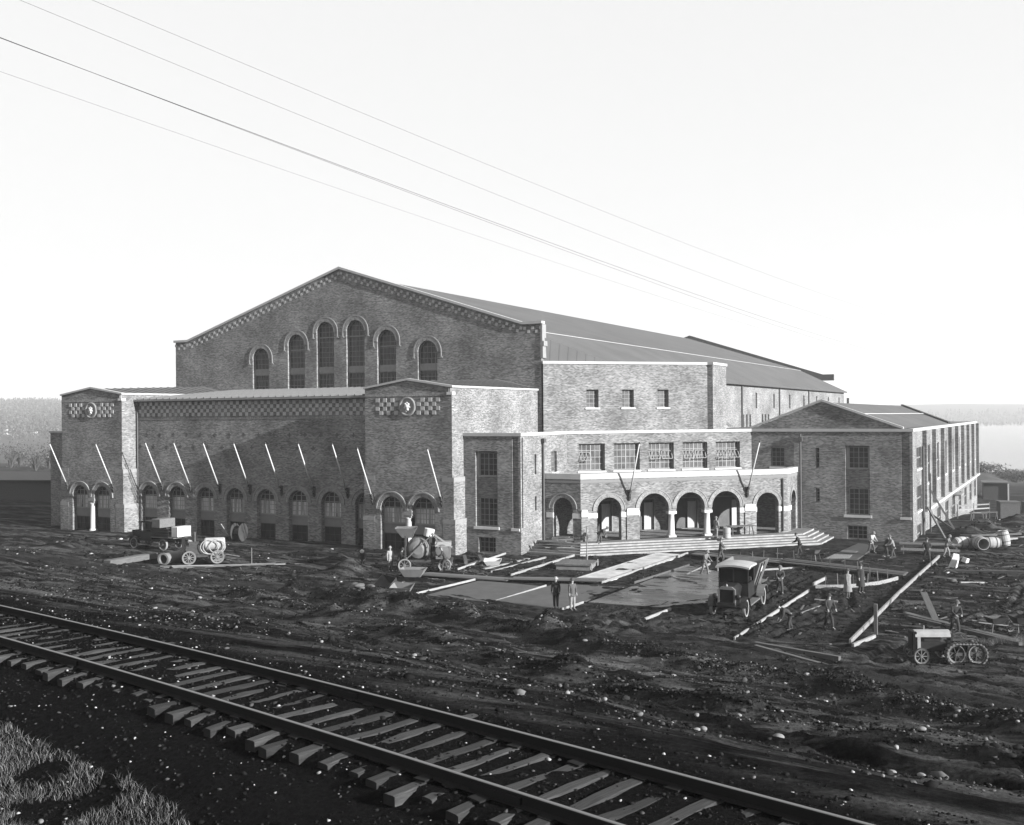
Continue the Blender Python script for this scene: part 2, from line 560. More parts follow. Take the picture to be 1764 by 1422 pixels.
def noise(scale, detail=8, rough=0.7, vec=None):
    k = n.new('ShaderNodeTexNoise'); k.inputs['Scale'].default_value = scale; k.inputs['Detail'].default_value = detail; k.inputs['Roughness'].default_value = rough
    l.new(vec or tc.outputs['Object'], k.inputs['Vector']); return k.outputs['Fac']
def mrange(src, f0, f1, t0, t1):
    k = n.new('ShaderNodeMapRange')
    for i_, v_ in (('From Min', f0), ('From Max', f1), ('To Min', t0), ('To Max', t1)): k.inputs[i_].default_value = v_
    l.new(src, k.inputs['Value']); return k.outputs[0]
def mixf(fac, a, b_):
    k = n.new('ShaderNodeMix'); l.new(fac, k.inputs[0])
    for s_, i_ in ((a, 2), (b_, 3)):
        if isinstance(s_, float): k.inputs[i_].default_value = s_
        else: l.new(s_, k.inputs[i_])
    return k.outputs[0]
n1 = noise(1.4); n2 = noise(14.0); n3 = noise(0.25, 5)
mpd = n.new('ShaderNodeMapping'); mpd.inputs['Rotation'].default_value = (0, 0, 0.25); mpd.inputs['Scale'].default_value = (0.16, 1.3, 1)
l.new(tc.outputs['Object'], mpd.inputs[0])
nd = noise(1.0, 6, 0.65, mpd.outputs[0])
bs = n.new('ShaderNodeMath'); bs.operation = 'ADD'
l.new(mrange(n1, 0.35, 0.7, 0.003, 0.02), bs.inputs[0]); l.new(mrange(nd, 0.47, 0.7, 0.0, 0.075), bs.inputs[1])
base = bs.outputs[0]
mul = n.new('ShaderNodeMath'); mul.operation = 'MULTIPLY'
l.new(base, mul.inputs[0]); l.new(mrange(n2, 0.3, 0.7, 0.4, 1.7), mul.inputs[1])
dust = mrange(n2, 0.3, 0.7, 0.014, 0.03)
c1 = mixf(sp.outputs[0], mul.outputs[0], dust)
damp = mrange(n1, 0.38, 0.66, 0.005, 0.042)
c2 = mixf(sp.outputs[1], c1, damp)
grassl = mrange(n3, 0.3, 0.7, 0.03, 0.07)
c3 = mixf(sp.outputs[2], c2, grassl)
c4 = mixf(at.outputs['Alpha'], c3, mrange(n2, 0.3, 0.7, 0.0035, 0.013))
l.new(c4, b.inputs['Base Color'])
b.inputs['Roughness'].default_value = 1.0
b.inputs['Specular IOR Level'].default_value = 0.0
bp = n.new('ShaderNodeBump'); bp.inputs['Strength'].default_value = 1.0; bp.inputs['Distance'].default_value = 0.09
hh = n.new('ShaderNodeMath'); hh.operation = 'ADD'
l.new(noise(6.0, 10, 0.75), hh.inputs[0]); l.new(noise(26.0, 6, 0.7), hh.inputs[1])
l.new(hh.outputs[0], bp.inputs['Height']); l.new(bp.outputs[0], b.inputs['Normal'])
gme.materials.append(mt)
go = bpy.data.objects.new('ground', gme); COL.objects.link(go)
tag(go, 'dark churned building-site earth running back to the lake and hills', 'ground', kind='structure')

# lake
mt, n, l, b = mat_base('lake_water')
b.inputs['Base Color'].default_value = grey(0.10)
b.inputs['Roughness'].default_value = 0.22
tcw = n.new('ShaderNodeTexCoord'); nzw = n.new('ShaderNodeTexNoise'); nzw.inputs['Scale'].default_value = 0.12; nzw.inputs['Detail'].default_value = 5
l.new(tcw.outputs['Object'], nzw.inputs['Vector'])
bpw = n.new('ShaderNodeBump'); bpw.inputs['Strength'].default_value = 0.25; bpw.inputs['Distance'].default_value = 0.5
l.new(nzw.outputs['Fac'], bpw.inputs['Height']); l.new(bpw.outputs[0], b.inputs['Normal'])
lk = MB(); lk.add([(-900, 300, -14.2), (3500, 300, -14.2), (3500, 4000, -14.2), (-900, 4000, -14.2)], [(0, 1, 2, 3)])
tag(lk.build('lake', mt), 'pale calm lake beyond the right wing', 'lake', kind='structure')
# ------------------------------------------------------------------ building
class Plane:
    """A vertical wall plane: u runs along it, d goes inward (outward when negative)."""
    def __init__(s, ox, oy, dx, dy):
        k = math.hypot(dx, dy)
        s.o = (ox, oy); s.d = (dx/k, dy/k); s.n = (dy/k, -dx/k)
    def p(s, u, z, d=0.0):
        return (s.o[0]+s.d[0]*u-s.n[0]*d, s.o[1]+s.d[1]*u-s.n[1]*d, z)
    def box(s, mb, u0, u1, z0, z1, d0, d1):    # d0 outer, d1 inner
        q = s.p
        i0 = len(mb.f)
        mb.hexa([q(u0, z0, d0), q(u1, z0, d0), q(u1, z0, d1), q(u0, z0, d1), q(u0, z1, d0), q(u1, z1, d0), q(u1, z1, d1), q(u0, z1, d1)])
        us = [(u0, d0), (u1, d0), (u1, d1), (u0, d1)]
        w = d1-d0
        mb.uv[i0] = [(u0, d1), (u1, d1), (u1, d0), (u0, d0)]
        mb.uv[i0+1] = [(u0, d0), (u1, d0), (u1, d1), (u0, d1)]
        mb.uv[i0+2] = [(u0, z0), (u1, z0), (u1, z1), (u0, z1)]
        mb.uv[i0+3] = [(u1, z0), (u1+w, z0), (u1+w, z1), (u1, z1)]
        mb.uv[i0+4] = [(u1, z0), (u0, z0), (u0, z1), (u1, z1)]
        mb.uv[i0+5] = [(u0-w, z0), (u0, z0), (u0, z1), (u0-w, z1)]
        return mb

def arch(u0, u1, zb, zs, n=14, rise=None):
    r = (u1-u0)/2; c = (u0+u1)/2; rise = rise or r
    return [(u0, zb), (u1, zb)]+[(c+r*math.cos(PI*k/n), zs+rise*math.sin(PI*k/n)) for k in range(n+1)]
def rect(u0, u1, z0, z1):
    return [(u0, z0), (u1, z0), (u1, z1), (u0, z1)]

def inside(poly, x, y):
    c = False; n_ = len(poly)
    for i in range(n_):
        (xa, ya), (xb, yb) = poly[i], poly[(i+1) % n_]
        if (ya > y) != (yb > y) and x < (xb-xa)*(y-ya)/(yb-ya)+xa:
            c = not c
    return c

def wall_mesh(mb, W, outline, holes=(), reveal=0.35, back=None, d=0.0):
    loops = [outline]+list(holes)
    ein = []; vin = []
    for lp in loops:
        o0 = len(vin); k = len(lp)
        vin += [Vector(p) for p in lp]
        ein += [(o0+i, o0+(i+1) % k) for i in range(k)]
    vo, eo, fo = delaunay_2d_cdt(vin, ein, [], 0, 1e-6)[:3]
    flat = [(p.x, p.y) for p in vo]
    vs = [W.p(u, z, d) for u, z in flat]
    fs = []; uvs = []
    for t in fo:
        (x0, y0), (x1, y1), (x2, y2) = (flat[i] for i in t[:3])
        ar = (x1-x0)*(y2-y0)-(x2-x0)*(y1-y0)
        if abs(ar) < 1e-7: continue
        cx_, cz_ = (x0+x1+x2)/3, (y0+y1+y2)/3
        if not inside(outline, cx_, cz_) or any(inside(h_, cx_, cz_) for h_ in holes): continue
        t = tuple(t) if ar > 0 else tuple(t)[::-1]
        fs.append(t); uvs.append([flat[i] for i in t])
    mb.add(vs, fs, uvs)
    if back is not None:
        mb.add([W.p(u, z, back) for u, z in flat], [f[::-1] for f in fs], [u_[::-1] for u_ in uvs])
    dep = back if back is not None else reveal+d
    for hl in holes:
        k = len(hl)
        for i in range(k):
            (u0, z0), (u1, z1) = hl[i], hl[(i+1) % k]
            L_ = math.hypot(u1-u0, z1-z0)
            if L_ < 1e-6: continue
            if abs(u1-u0) < abs(z1-z0):
                q = [(u0, z0), (u1, z1), (u1+dep, z1), (u0+dep, z0)]
            else:
                q = [(u0, z0), (u1, z1), (u1, z1+dep), (u0, z0+dep)]
            mb.add([W.p(u0, z0, d), W.p(u1, z1, d), W.p(u1, z1, dep), W.p(u0, z0, dep)], [(0, 1, 2, 3)], [q])
    return mb

def window(parent, W, u0, u1, z0, z1, d, cols, rows, zs=None, gm=None, fm=None, fwid=0.07, mw=0.035, sill=None, name='window'):
    """Steel sash window: frame and glazing bars as one mesh, glass as its sub-part. zs = springing height of a round head."""
    gm = gm or M_GLASS; fm = fm or M_FRAME
    mb = MB(); g = MB()
    c = (u0+u1)/2; r = (u1-u0)/2
    zt = zs if zs is not None else z1
    def top(u):
        if zs is None: return z1
        return zs+math.sqrt(max(0, r*r-(u-c)**2))*((z1-zs)/r)
    W.box(mb, u0, u0+fwid, z0, zt, d, d+0.08); W.box(mb, u1-fwid, u1, z0, zt, d, d+0.08)
    W.box(mb, u0+fwid, u1-fwid, z0, z0+fwid, d, d+0.08)
    if zs is None:
        W.box(mb, u0+fwid, u1-fwid, z1-fwid, z1, d, d+0.08)
        pl = rect(u0, u1, z0, z1)
    else:
        pl = arch(u0, u1, z0, zs, 12, z1-zs)
        n_ = 12
        for k in range(n_):
            a0, a1 = PI*k/n_, PI*(k+1)/n_
            q = [(c+rr*math.cos(a), zs+rr*math.sin(a)*((z1-zs)/r)) for rr, a in ((r, a0), (r, a1), (r-fwid, a1), (r-fwid, a0))]
            mb.add([W.p(u, z, d) for u, z in q], [(0, 1, 2, 3)])
    for k in range(1, cols):
        u = u0+(u1-u0)*k/cols
        w_ = mw*1.8 if (cols % 2 == 0 and k == cols//2) else mw
        W.box(mb, u-w_/2, u+w_/2, z0+fwid, top(u)-0.02, d+0.02, d+0.055)
    for k in range(1, rows):
        z = z0+(z1-z0)*k/rows
        hw = r if z <= zt else r*math.sqrt(max(0, 1-((z-zs)/(z1-zs))**2))
        W.box(mb, c-hw+0.02, c+hw-0.02, z-mw/2, z+mw/2, d+0.023, d+0.052)
    o = mb.build(name, fm, parent)
    wall_mesh(g, W, pl, d=d+0.045)
    g.build('glass', gm, o)
    if sill:
        sb = MB(); W.box(sb, u0-0.12, u1+0.12, z0-0.16, z0-0.002, -0.1, d+0.05)
        sb.build('sill', M_STONE, o)
    return o

def ring(mb, W, c, zs, r0, r1, d0, d1, n=18, a0=0.0, a1=PI, uvscale=1.0):
    """Half ring of wedge blocks standing proud of the wall."""
    for k in range(n):
        t0 = a0+(a1-a0)*k/n; t1 = a0+(a1-a0)*(k+1)/n
        pts = [(c+r_*math.cos(t), zs+r_*math.sin(t)) for r_, t in ((r0, t0), (r1, t0), (r1, t1), (r0, t1))]
        vs = [W.p(u, z, d0) for u, z in pts]+[W.p(u, z, d1) for u, z in pts]
        rm = (r0+r1)/2
        uvf = [(t0*rm, r0), (t0*rm, r1), (t1*rm, r1), (t1*rm, r0)]
        side = [(t0*rm, 0), (t1*rm, 0), (t1*rm, d1-d0), (t0*rm, d1-d0)]
        mb.add(vs, [(0, 1, 2, 3), (1, 5, 6, 2), (3, 7, 4, 0)], [uvf, side, side])
    return mb

BLD = thing('field_house', 'large brick field house with gabled hall, corner towers, arched porch and long right wing', 'building')

def tile_mesh(name, w, h, t):
    mb = MB(); mb.box(-w/2, w/2, -t, 0, -h/2, h/2)
    return mb.mesh(name, M_TILE)
TILE = tile_mesh('tile', 0.36, 0.33, 0.04)
TILE2 = tile_mesh('tile_small', 0.27, 0.27, 0.02)

# ---- the two front towers
TW = 8.4
def lower_arch_fill(parent, W, u0, u1, d, zs, ztop):
    """Round-headed sash above a spandrel and a basement light, all inside one arched opening."""
    o = window(parent, W, u0, u1, 2.16, ztop, d, 4, 5, zs=zs, gm=M_GLASS, fm=M_FRAMEW, mw=0.055, fwid=0.08)
    cb = MB(); W.box(cb, u0+0.07, u1-0.07, 2.25, 3.42, d+0.035, d+0.043)
    cb.build('paper_backing', M_CURTAIN, o)
    sp_ = MB(); W.box(sp_, u0, u1, 1.36, 2.16, d-0.03, d+0.1); W.box(sp_, u0, u1, 2.06, 2.157, d-0.08, d-0.031)
    sp_.build('spandrel', M_SPANDREL, parent)
    window(parent, W, u0, u1, 0.0, 1.36, d+0.04, 4, 2, gm=M_GLASSB, fm=M_IRON)

def tower(X0):
    W = Plane(X0, 0, 1, 0)
    # front wall with the paired arch opening
    aL0, aL1, aR0, aR1 = 1.5, 3.69, 4.56, 6.75
    n_ = 14
    def arc(u0, u1, zs):
        c, r = (u0+u1)/2, (u1-u0)/2
        return [(c+r*math.cos(PI*k/n_), zs+r*math.sin(PI*k/n_)) for k in range(n_+1)]
    hole = [(aL0, -0.3), (aR1, -0.3)]+arc(aR0, aR1, 3.3)+[(aR0, 2.9), (aL1, 2.9)]+arc(aL0, aL1, 3.3)
    mb = MB()
    wall_mesh(mb, W, [(0, -3), (TW, -3), (TW, 13.2), (TW/2, 13.85), (0, 13.2)], [hole], 0.5)
    wall_mesh(mb, Plane(X0+TW, 0, 0, 1), [(0, -3), (15.24, -3), (15.24, 13.2), (0, 13.2)])
    wall_mesh(mb, Plane(X0, 15.24, 0, -1), [(0, -3), (15.24, -3), (15.24, 13.2), (0, 13.2)])
    tw = mb.build('tower_wall', M_BRICK, BLD)
    # buttress thickening at the corners, in two stages, with stone caps
    for (uu0, uu1, zt, prj) in ((-0.13, 0.95, 5.7, 0.13), (TW-0.95, TW+0.13, 5.7, 0.13), (-0.25, 0.9, 2.35, 0.25), (TW-0.9, TW+0.25, 2.35, 0.25)):
        bt = MB(); cp = MB()
        W.box(bt, uu0, uu1, -2, zt, -prj*0.04, (1.75 if prj > 0.2 else 1.755))
        W.box(cp, uu0-0.02, uu1+0.02, zt, zt+0.36, -prj*0.04-0.01, 1.74)
        bt.build('buttress', M_BRICK, BLD)
        cp.build('buttress_cap', M_STONE2, BLD)
    # capital, column, base
    cb = MB(); W.box(cb, aL1-0.02, aR0+0.02, 2.9, 3.3, -0.05, 0.45)
    W.box(cb, aL1+0.06, aR0-0.06, 2.72, 2.897, -0.02, 0.42)
    cb.build('column_capital', M_STONE2, BLD)
    cl = MB(); cl.lathe([(0.36, -0.3), (0.36, 0.12), (0.30, 0.2), (0.27, 0.3), (0.27, 1.4), (0.25, 2.6), (0.30, 2.66), (0.30, 2.72)], W.p((aL1+aR0)/2, 0, 0.22), n=16)
    cl.build('column', M_STONE, BLD, smooth=True)
    for u0, u1 in ((aL0, aL1), (aR0, aR1)):
        c = (u0+u1)/2
        av = MB(); ring(av, W, c, 3.3, (u1-u0)/2+0.003, 1.42, -0.05, 0.02); av.build('archivolt', M_ARCHBRICK, BLD)
        hd = MB(); ring(hd, W, c, 3.3, 1.423, 1.53, -0.11, 0.02); hd.build('hood_mould', M_STONE2, BLD)
        lower_arch_fill(BLD, W, u0, u1, 0.46, 3.3, 4.37)
    # soldier frieze, checker and medallion
    fb = MB(); W.box(fb, 0.003, TW-0.003, 12.55, 12.8, -0.03, 0.05); fb.build('frieze', M_ARCHBRICK, BLD)
    mc, mz = TW/2, 11.72
    for r_ in range(4):
        for k in range(17):
            if (r_+k) % 2: continue
            u = mc+(k-8)*0.365
            z = 12.26-r_*0.345
            if math.hypot(u-mc, z-mz) < 1.0: continue
            inst(TILE, 'tile', tw, W.p(u, z, 0.0))
    md = MB()
    ax = (0, -1, 0)
    md.lathe([(0.80, -0.02), (0.80, 0.07), (0.74, 0.11), (0.66, 0.11), (0.60, 0.05), (0.0, 0.05)], W.p(mc, mz, 0), ax, 28)
    mo = md.build('medallion', M_STONE2, BLD, smooth=False)
    hb = MB()
    for (du, dz, rr, pr) in ((0, 0.02, 0.24, 0.2), (-0.14, 0.2, 0.13, 0.14), (0.15, 0.19, 0.12, 0.14), (0.05, -0.22, 0.15, 0.16), (-0.2, -0.1, 0.13, 0.1), (0.24, -0.05, 0.12, 0.1), (0.0, 0.3, 0.1, 0.1), (-0.1, -0.36, 0.1, 0.09)):
        hb.lathe([(rr, 0.04), (rr*0.9, pr*0.5), (rr*0.6, pr*0.85), (0.02, pr)], W.p(mc+du, mz+dz, -0.02), ax, 10)
    hb.build('relief', M_STONE, mo, smooth=True)
    # coping and low roof
    cg = MB()
    cg.prism([(X0-0.12, 13.2), (X0+TW/2, 13.85), (X0+TW+0.12, 13.2), (X0+TW+0.12, 13.36), (X0+TW/2, 14.02), (X0-0.12, 13.36)][::-1], -0.12, 0.35)
    cg.box(X0+TW-0.3, X0+TW+0.118, 0.352, 15.235, 13.2, 13.36)
    cg.box(X0-0.118, X0+0.3, 0.352, 15.235, 13.2, 13.36)
    cg.build('coping', M_COPING, BLD)
    rf = MB()
    e = X0+0.3; w = X0+TW-0.3; c = X0+TW/2
    rf.add([(e, 0.36, 13.21), (c, 0.36, 13.83), (w, 0.36, 13.21), (e, 15.2, 13.5), (c, 15.2, 14.35), (w, 15.2, 13.5)], [(0, 1, 4, 3), (1, 2, 5, 4)])
    ro = rf.build('tower_roof', M_ROOFP, BLD)
    for k in range(14):
        y = 0.9+k*1.0
        f_ = (y-0.36)/14.84
        zb, zc_ = 13.21+0.29*f_, 13.83+0.52*f_
        sm = MB()
        sm.bar((c, y, zc_+0.02), (w, y, zb+0.02), 0.04, 0.06); sm.bar((c, y, zc_+0.02), (e, y, zb+0.02), 0.04, 0.06)
        sm.build('roof_seam', M_ROOFP, ro)
    st = MB(); W.box(st, TW-0.42, TW+0.1, 12.62, 12.85, -0.1, 0.4); W.box(st, TW-0.25, TW-0.2, 12.85, 13.19, -0.06, 0.0); W.box(st, TW-0.09, TW-0.04, 12.85, 13.19, -0.06, 0.0)
    st.build('corner_bracket', M_STONE, BLD)
    return tw

tower(-45.2)
tower(-8.4)

# ---- recessed arcade wall between the towers
W = Plane(-36.8, 1.9, 1, 0)
LW = 28.4
holes = []
ACS = [1.52+3.64*k for k in range(8)]
for c in ACS:
    u1 = min(c+1.07, LW-0.02)
    holes.append(arch(c-1.07, c+1.07, -0.3, 3.38) if c+1.07 < LW else arch(c-1.07, LW-0.05, -0.3, 3.38))
mb = MB()
wall_mesh(mb, W, [(0, -3), (LW, -3), (LW, 12.55), (0, 12.55)], holes, 0.5)
aw = mb.build('arcade_wall', M_BRICK, BLD)
for c in ACS:
    av = MB(); ring(av, W, c, 3.38, 1.073, 1.40, -0.05, 0.02); av.build('archivolt', M_ARCHBRICK, BLD)
    hd = MB(); ring(hd, W, c, 3.38, 1.403, 1.5, -0.11, 0.02); hd.build('hood_mould', M_STONE2, BLD)
    lower_arch_fill(BLD, W, c-1.07, c+1.07, 0.46, 3.38, 4.43)
for r_ in range(4):
    for k in range(77):
        if (r_+k) % 2: continue
        inst(TILE, 'tile', aw, W.p(0.4+k*0.365, 12.28-r_*0.345))
fb = MB(); W.box(fb, 0.003, LW-0.003, 10.78, 11.0, -0.03, 0.05); fb.build('frieze', M_ARCHBRICK, BLD)
# small dark brick crosses set in the wall in two rows
cr = MB(); cr.box(-0.2, 0.2, -0.02, 0.01, -0.05, 0.05); cr.box(-0.05, 0.05, -0.021, 0.01, -0.2, 0.2)
CROSS = cr.mesh('brick_cross', M_PIPE)
for k in range(16):
    inst(CROSS, 'brick_cross', aw, W.p(1.3+k*1.75, 9.35)); 
    inst(CROSS, 'brick_cross', aw, W.p(0.45+k*1.75, 8.2))
gt = MB(); gt.box(-36.78, -8.42, 1.4, 1.8, 12.55, 12.70); gt.build('gutter', M_STONE2, BLD)
rf = MB(); rf.add([(-36.75, 1.4, 12.72), (-8.45, 1.4, 12.72), (-8.45, 15.22, 13.82), (-36.75, 15.22, 13.82)], [(0, 1, 2, 3)])
ro = rf.build('lean_to_roof', M_ROOFP, BLD)
SEAM = MB(); SEAM.bar((0, 1.42, 12.78), (0, 15.2, 13.88), 0.09, 0.13)
SEAM = SEAM.mesh('roof_seam', M_ROOFP)
for k in range(33):
    inst(SEAM, 'roof_seam', ro, (-36.3+k*0.86, 0, 0))
dp = MB(); dp.tube([(-36.62, 1.72, 12.4), (-36.62, 1.72, 0)], 0.07, 8); dp.box(-36.78, -36.45, 1.6, 1.88, 12.1, 12.48); dp.build('downpipe', M_PIPE, BLD)
# lower mirrored block at the far left
mb = MB()
wall_mesh(mb, Plane(-49.1, 1.77, 1, 0), [(0, -3), (3.9, -3), (3.9, 9.5), (0, 9.5)])
wall_mesh(mb, Plane(-49.1, 12, 0, -1), [(0, -3), (10.23, -3), (10.23, 9.5), (0, 9.5)])
mb.build('side_block_wall', M_BRICK, BLD)
cg = MB(); cg.box(-49.2, -45.2, 1.67, 12, 9.5, 9.68); cg.build('coping', M_COPING, BLD)

# ---- great gable of the hall
G = 15.24
XL, XR, XC = -45.3, 0.4, -22.45
W = Plane(XL, G, 1, 0)
U = lambda x: x-XL
holes = []; spec = []
for dx, ztop in ((-10.5, 18.28), (-5.7, 19.55), (-1.9, 20.7), (1.9, 20.7), (5.7, 19.55), (10.5, 18.28)):
    c = U(XC+dx)
    holes.append(arch(c-1.12, c+1.12, 13.0, ztop-1.12)); spec.append((c, ztop))
mb = MB()
go_ = [(0, -2), (U(XR), -2), (U(XR), 19.35), (U(XR)-1.9, 19.35), (U(XC), 25.98), (1.9, 19.35), (0, 19.35)]
wall_mesh(mb, W, go_, holes, 0.45)
gw = mb.build('gable_wall', M_BRICK, BLD)
for c, zt in spec:
    zs = zt-1.12
    av = MB(); ring(av, W, c, zs, 1.123, 1.5, -0.05, 0.02); av.build('archivolt', M_ARCHBRICK, BLD)
    hd = MB(); ring(hd, W, c, zs, 1.503, 1.62, -0.07, 0.02)
    for sg in (-1, 1):
        W.box(hd, min(c+sg*1.503, c+sg*1.62), max(c+sg*1.503, c+sg*1.62), zs-0.5, zs-0.001, -0.07, 0.02)
        W.box(hd, c+sg*1.58-0.16, c+sg*1.58+0.16, zs-0.6, zs-0.502, -0.08, 0.02)
    hd.build('hood_mould', M_STONE2, BLD)
    nr = max(3, int(round((zt-16.0)/0.55)))
    window(BLD, W, c-1.12, c+1.12, 16.0, zt, 0.4, 5, nr, zs=zs)
    sp_ = MB(); W.box(sp_, c-1.12, c+1.12, 15.4, 16.0, 0.3, 0.47); sp_.build('spandrel', M_STONE2, BLD)
    if zt > 19:
        tr_ = MB(); W.box(tr_, c-1.1, c+1.1, zs-0.55, zs-0.43, 0.34, 0.42); tr_.build('transom', M_STONE2, BLD)
    window(BLD, W, c-1.12, c+1.12, 13.05, 15.4, 0.42, 5, 4)
# rake coping and the two staggered rows of tiles beneath it
cg = MB()
top = [(XL-0.15, 19.35), (XL+1.9, 19.35), (XC, 25.98), (XR-1.9, 19.35), (XR+0.15, 19.35)]
for (xa, za), (xb, zb) in zip(top[:-1], top[1:]):
    cg.prism([(xa, za), (xb, zb), (xb, zb+0.24), (xa, za+0.24)], G-0.2, G+0.5)
cg.build('rake_coping', M_COPING, BLD)
for r_ in range(2):
    off = 0.36+0.33*r_
    for (xa, za), (xb, zb) in zip(top[:-1], top[1:]):
        L_ = math.hypot(xb-xa, zb-za); k = int(L_/0.38)
        ang = math.atan2(zb-za, xb-xa)
        for i in range(k):
            if (i+r_) % 2: continue
            t = (i+0.5)/k
            x, z = xa+(xb-xa)*t, za+(zb-za)*t
            inst(TILE2, 'tile', gw, (x+math.sin(ang)*off*0, G-0.002, z-off/math.cos(ang)), (0, -ang, 0))
# right end pier of the gable with its stone shoulder
pr = MB()
wall_mesh(pr, Plane(XR, G, 0, 1), [(0, 8), (0.9, 8), (0.9, 19.35), (0, 19.35)])
wall_mesh(pr, Plane(XR-0.6, G+0.9, -1, 0), [(-0.6, 14), (0.6, 14), (0.6, 19.35), (-0.6, 19.35)])
pr.build('gable_pier', M_BRICK, BLD)
pc = MB(); pc.box(XR-0.05, XR+0.32, G-0.08, G+0.85, 17.3, 17.75); pc.box(XR-0.05, XR+0.2, G-0.06, G+0.8, 16.2, 17.297); pc.box(XR-0.05, XR+0.14, G-0.05, G+0.75, 17.753, 19.3)
pc.build('stone_shoulder', M_STONE2, BLD)
# hall flank walls, rear wall and roof
RZ, BX, BZ, EX, EZ, RY = 25.6, -1.0, 18.8, 7.3, 14.72, 127.0
mb = MB()
hw = Plane(6.8, 20.0, 0, 1)
wins = []
for k in range(8):
    y = 46.0+k*9.38
    wins.append(rect(y-0.45, y+0.45, 11.6, 13.65))
    for j in (-1.6, 0.0, 1.6):
        if 30 < y+3-4.7 < 120:
            wins.append(rect(y-4.7+j-0.45, y-4.7+j+0.45, 8.9, 10.8))
wall_mesh(mb, hw, [(11.3, 0), (107, 0), (107, 14.75), (11.3, 14.75)], wins, 0.3)
wall_mesh(mb, Plane(-44.6, RY, 0, -1), [(0, 0), (RY-15.3, 0), (RY-15.3, 18.3), (0, 18.3)])
wall_mesh(mb, Plane(6.8, RY, -1, 0), [(0, -8), (51.4, -8), (51.4, 18.4), (29.25, 25.5), (7.8, 18.7), (0, 14.7)])
mb.build('hall_wall', M_BRICK, BLD)
for r_ in wins:
    (a0, b0), (a1, b1) = r_[0], r_[2]
    window(BLD, hw, a0, a1, b0, b1, 0.2, 2, 4, gm=M_GLASS)
MX = lambda x: 2*XC-x
rf = MB()
Y0 = G+0.3
rf.add([(XC, Y0, RZ), (BX, Y0, BZ), (XC, RY, RZ), (BX, RY, BZ), (MX(BX), Y0, BZ), (MX(BX), RY, BZ),
        (XR, Y0, 18.12), (EX, 22.6, EZ), (EX, RY, EZ), (MX(BX)-0.8, Y0, BZ-0.3), (MX(BX)-0.8, RY, BZ-0.3), (XR, G+0.5, 15.6), (4.9, 20.14, 15.90)],
       [(0, 1, 3, 2), (4, 0, 2, 5), (1, 6, 7, 8, 3), (9, 4, 5, 10), (6, 11, 12)])
hr = rf.build('hall_roof', M_ROOF, BLD)
sm = MB(); sm.bar((BX, Y0, BZ+0.03), (BX, RY, BZ+0.03), 0.1, 0.05); sm.build('roof_break_flashing', M_TILE, hr)
fa = MB(); fa.bar((EX+0.03, 22.7, EZ-0.1), (EX+0.03, RY, EZ-0.1), 0.12, 0.24); fa.build('eave_gutter', M_PIPE, hr)
# rear gable parapet seen over the roof
rp = MB()
for (xa, za), (xb, zb) in (((XC, 26.0), (3.0, 17.75)), ((3.0, 17.75), (5.0, 17.75)), ((MX(3.0), 17.75), (XC, 26.0))):
    rp.prism([(xa, za-0.9), (xb, zb-0.9), (xb, zb+0.25), (xa, za+0.25)], RY+0.02, RY+0.6)
rp.build('rear_parapet', M_PIPE, BLD)
for y in (40.2, 58.9, 78.2, 97.2):
    dp = MB(); u = y-20+0.0
    dp.tube([hw.p(u, 14.5, -0.12), hw.p(u, 8.5, -0.12)], 0.11, 8); dp.build('downpipe', M_PIPE, BLD)
ldr = MB()
for s_ in (0, 0.6):
    ldr.bar((7.2, 34.0+s_, 14.4), (10.6, 40.5+s_, 9.6), 0.1, 0.14)
for k in range(14):
    t = (k+0.5)/14
    p = Vector((7.2, 34.0, 14.4)).lerp(Vector((10.6, 40.5, 9.6)), t)
    ldr.bar(p, p+Vector((0, 0.6, 0)), 0.05, 0.05)
tag(ldr.build('ladder', M_WOODM), 'wooden ladder leaning on the bright hall flank above the wing roof', 'ladder')

# ---- tall block set on the diagonal beside the gable
W = Plane(0.62, 15.16, 1, 1)
DL = (12.41-0.62)*math.sqrt(2)
wn_ = [((x0-0.62)*math.sqrt(2), (x1-0.62)*math.sqrt(2)) for x0, x1 in ((3.6, 4.46), (6.14, 6.98), (8.7, 9.52))]
mb = MB()
wall_mesh(mb, W, [(0, 7), (DL, 7), (DL, 15.65), (0, 15.65)], [rect(a, b_, 11.58, 13.28) for a, b_ in wn_], 0.45)
wall_mesh(mb, Plane(12.41, 26.95, 1, 0), [(0, 7), (0.55, 7), (0.55, 15.65), (0, 15.65)])
wall_mesh(mb, Plane(12.96, 26.95, 0, 1), [(0, 7), (4.45, 7), (4.45, 15.65), (0, 15.65)])
wall_mesh(mb, Plane(12.96, 31.4, -1, 0), [(0, 7), (6.3, 7), (6.3, 15.65), (0, 15.65)])
mb.build('stair_block_wall', M_BRICK, BLD)
for i, (a, b_) in enumerate(wn_):
    o = window(BLD, W, a, b_, 11.6, 13.26, 0.3, 3, 4, gm=M_GLASSG, fm=M_FRAMEW, sill=True)
cg = MB()
q = W.p
cg.hexa([q(-0.05, 15.652, -0.1), q(DL+0.04, 15.652, -0.1), q(DL, 15.652, 0.4), q(-0.05, 15.652, 0.4), q(-0.05, 15.9, -0.1), q(DL+0.04, 15.9, -0.1), q(DL, 15.9, 0.4), q(-0.05, 15.9, 0.4)])
cg.box(12.5, 13.06, 26.86, 31.5, 15.655, 15.903)
cg.box(6.8, 12.497, 31.1, 31.5, 15.655, 15.9)
cg.build('coping', M_COPING, BLD)
rf = MB(); rf.add([(0.6, 15.6, 15.5), (12.4, 27.4, 15.5), (12.4, 31.2, 15.5), (0.6, 31.2, 15.5)], [(0, 1, 2, 3)]); rf.build('stair_block_roof', M_ROOF, BLD)

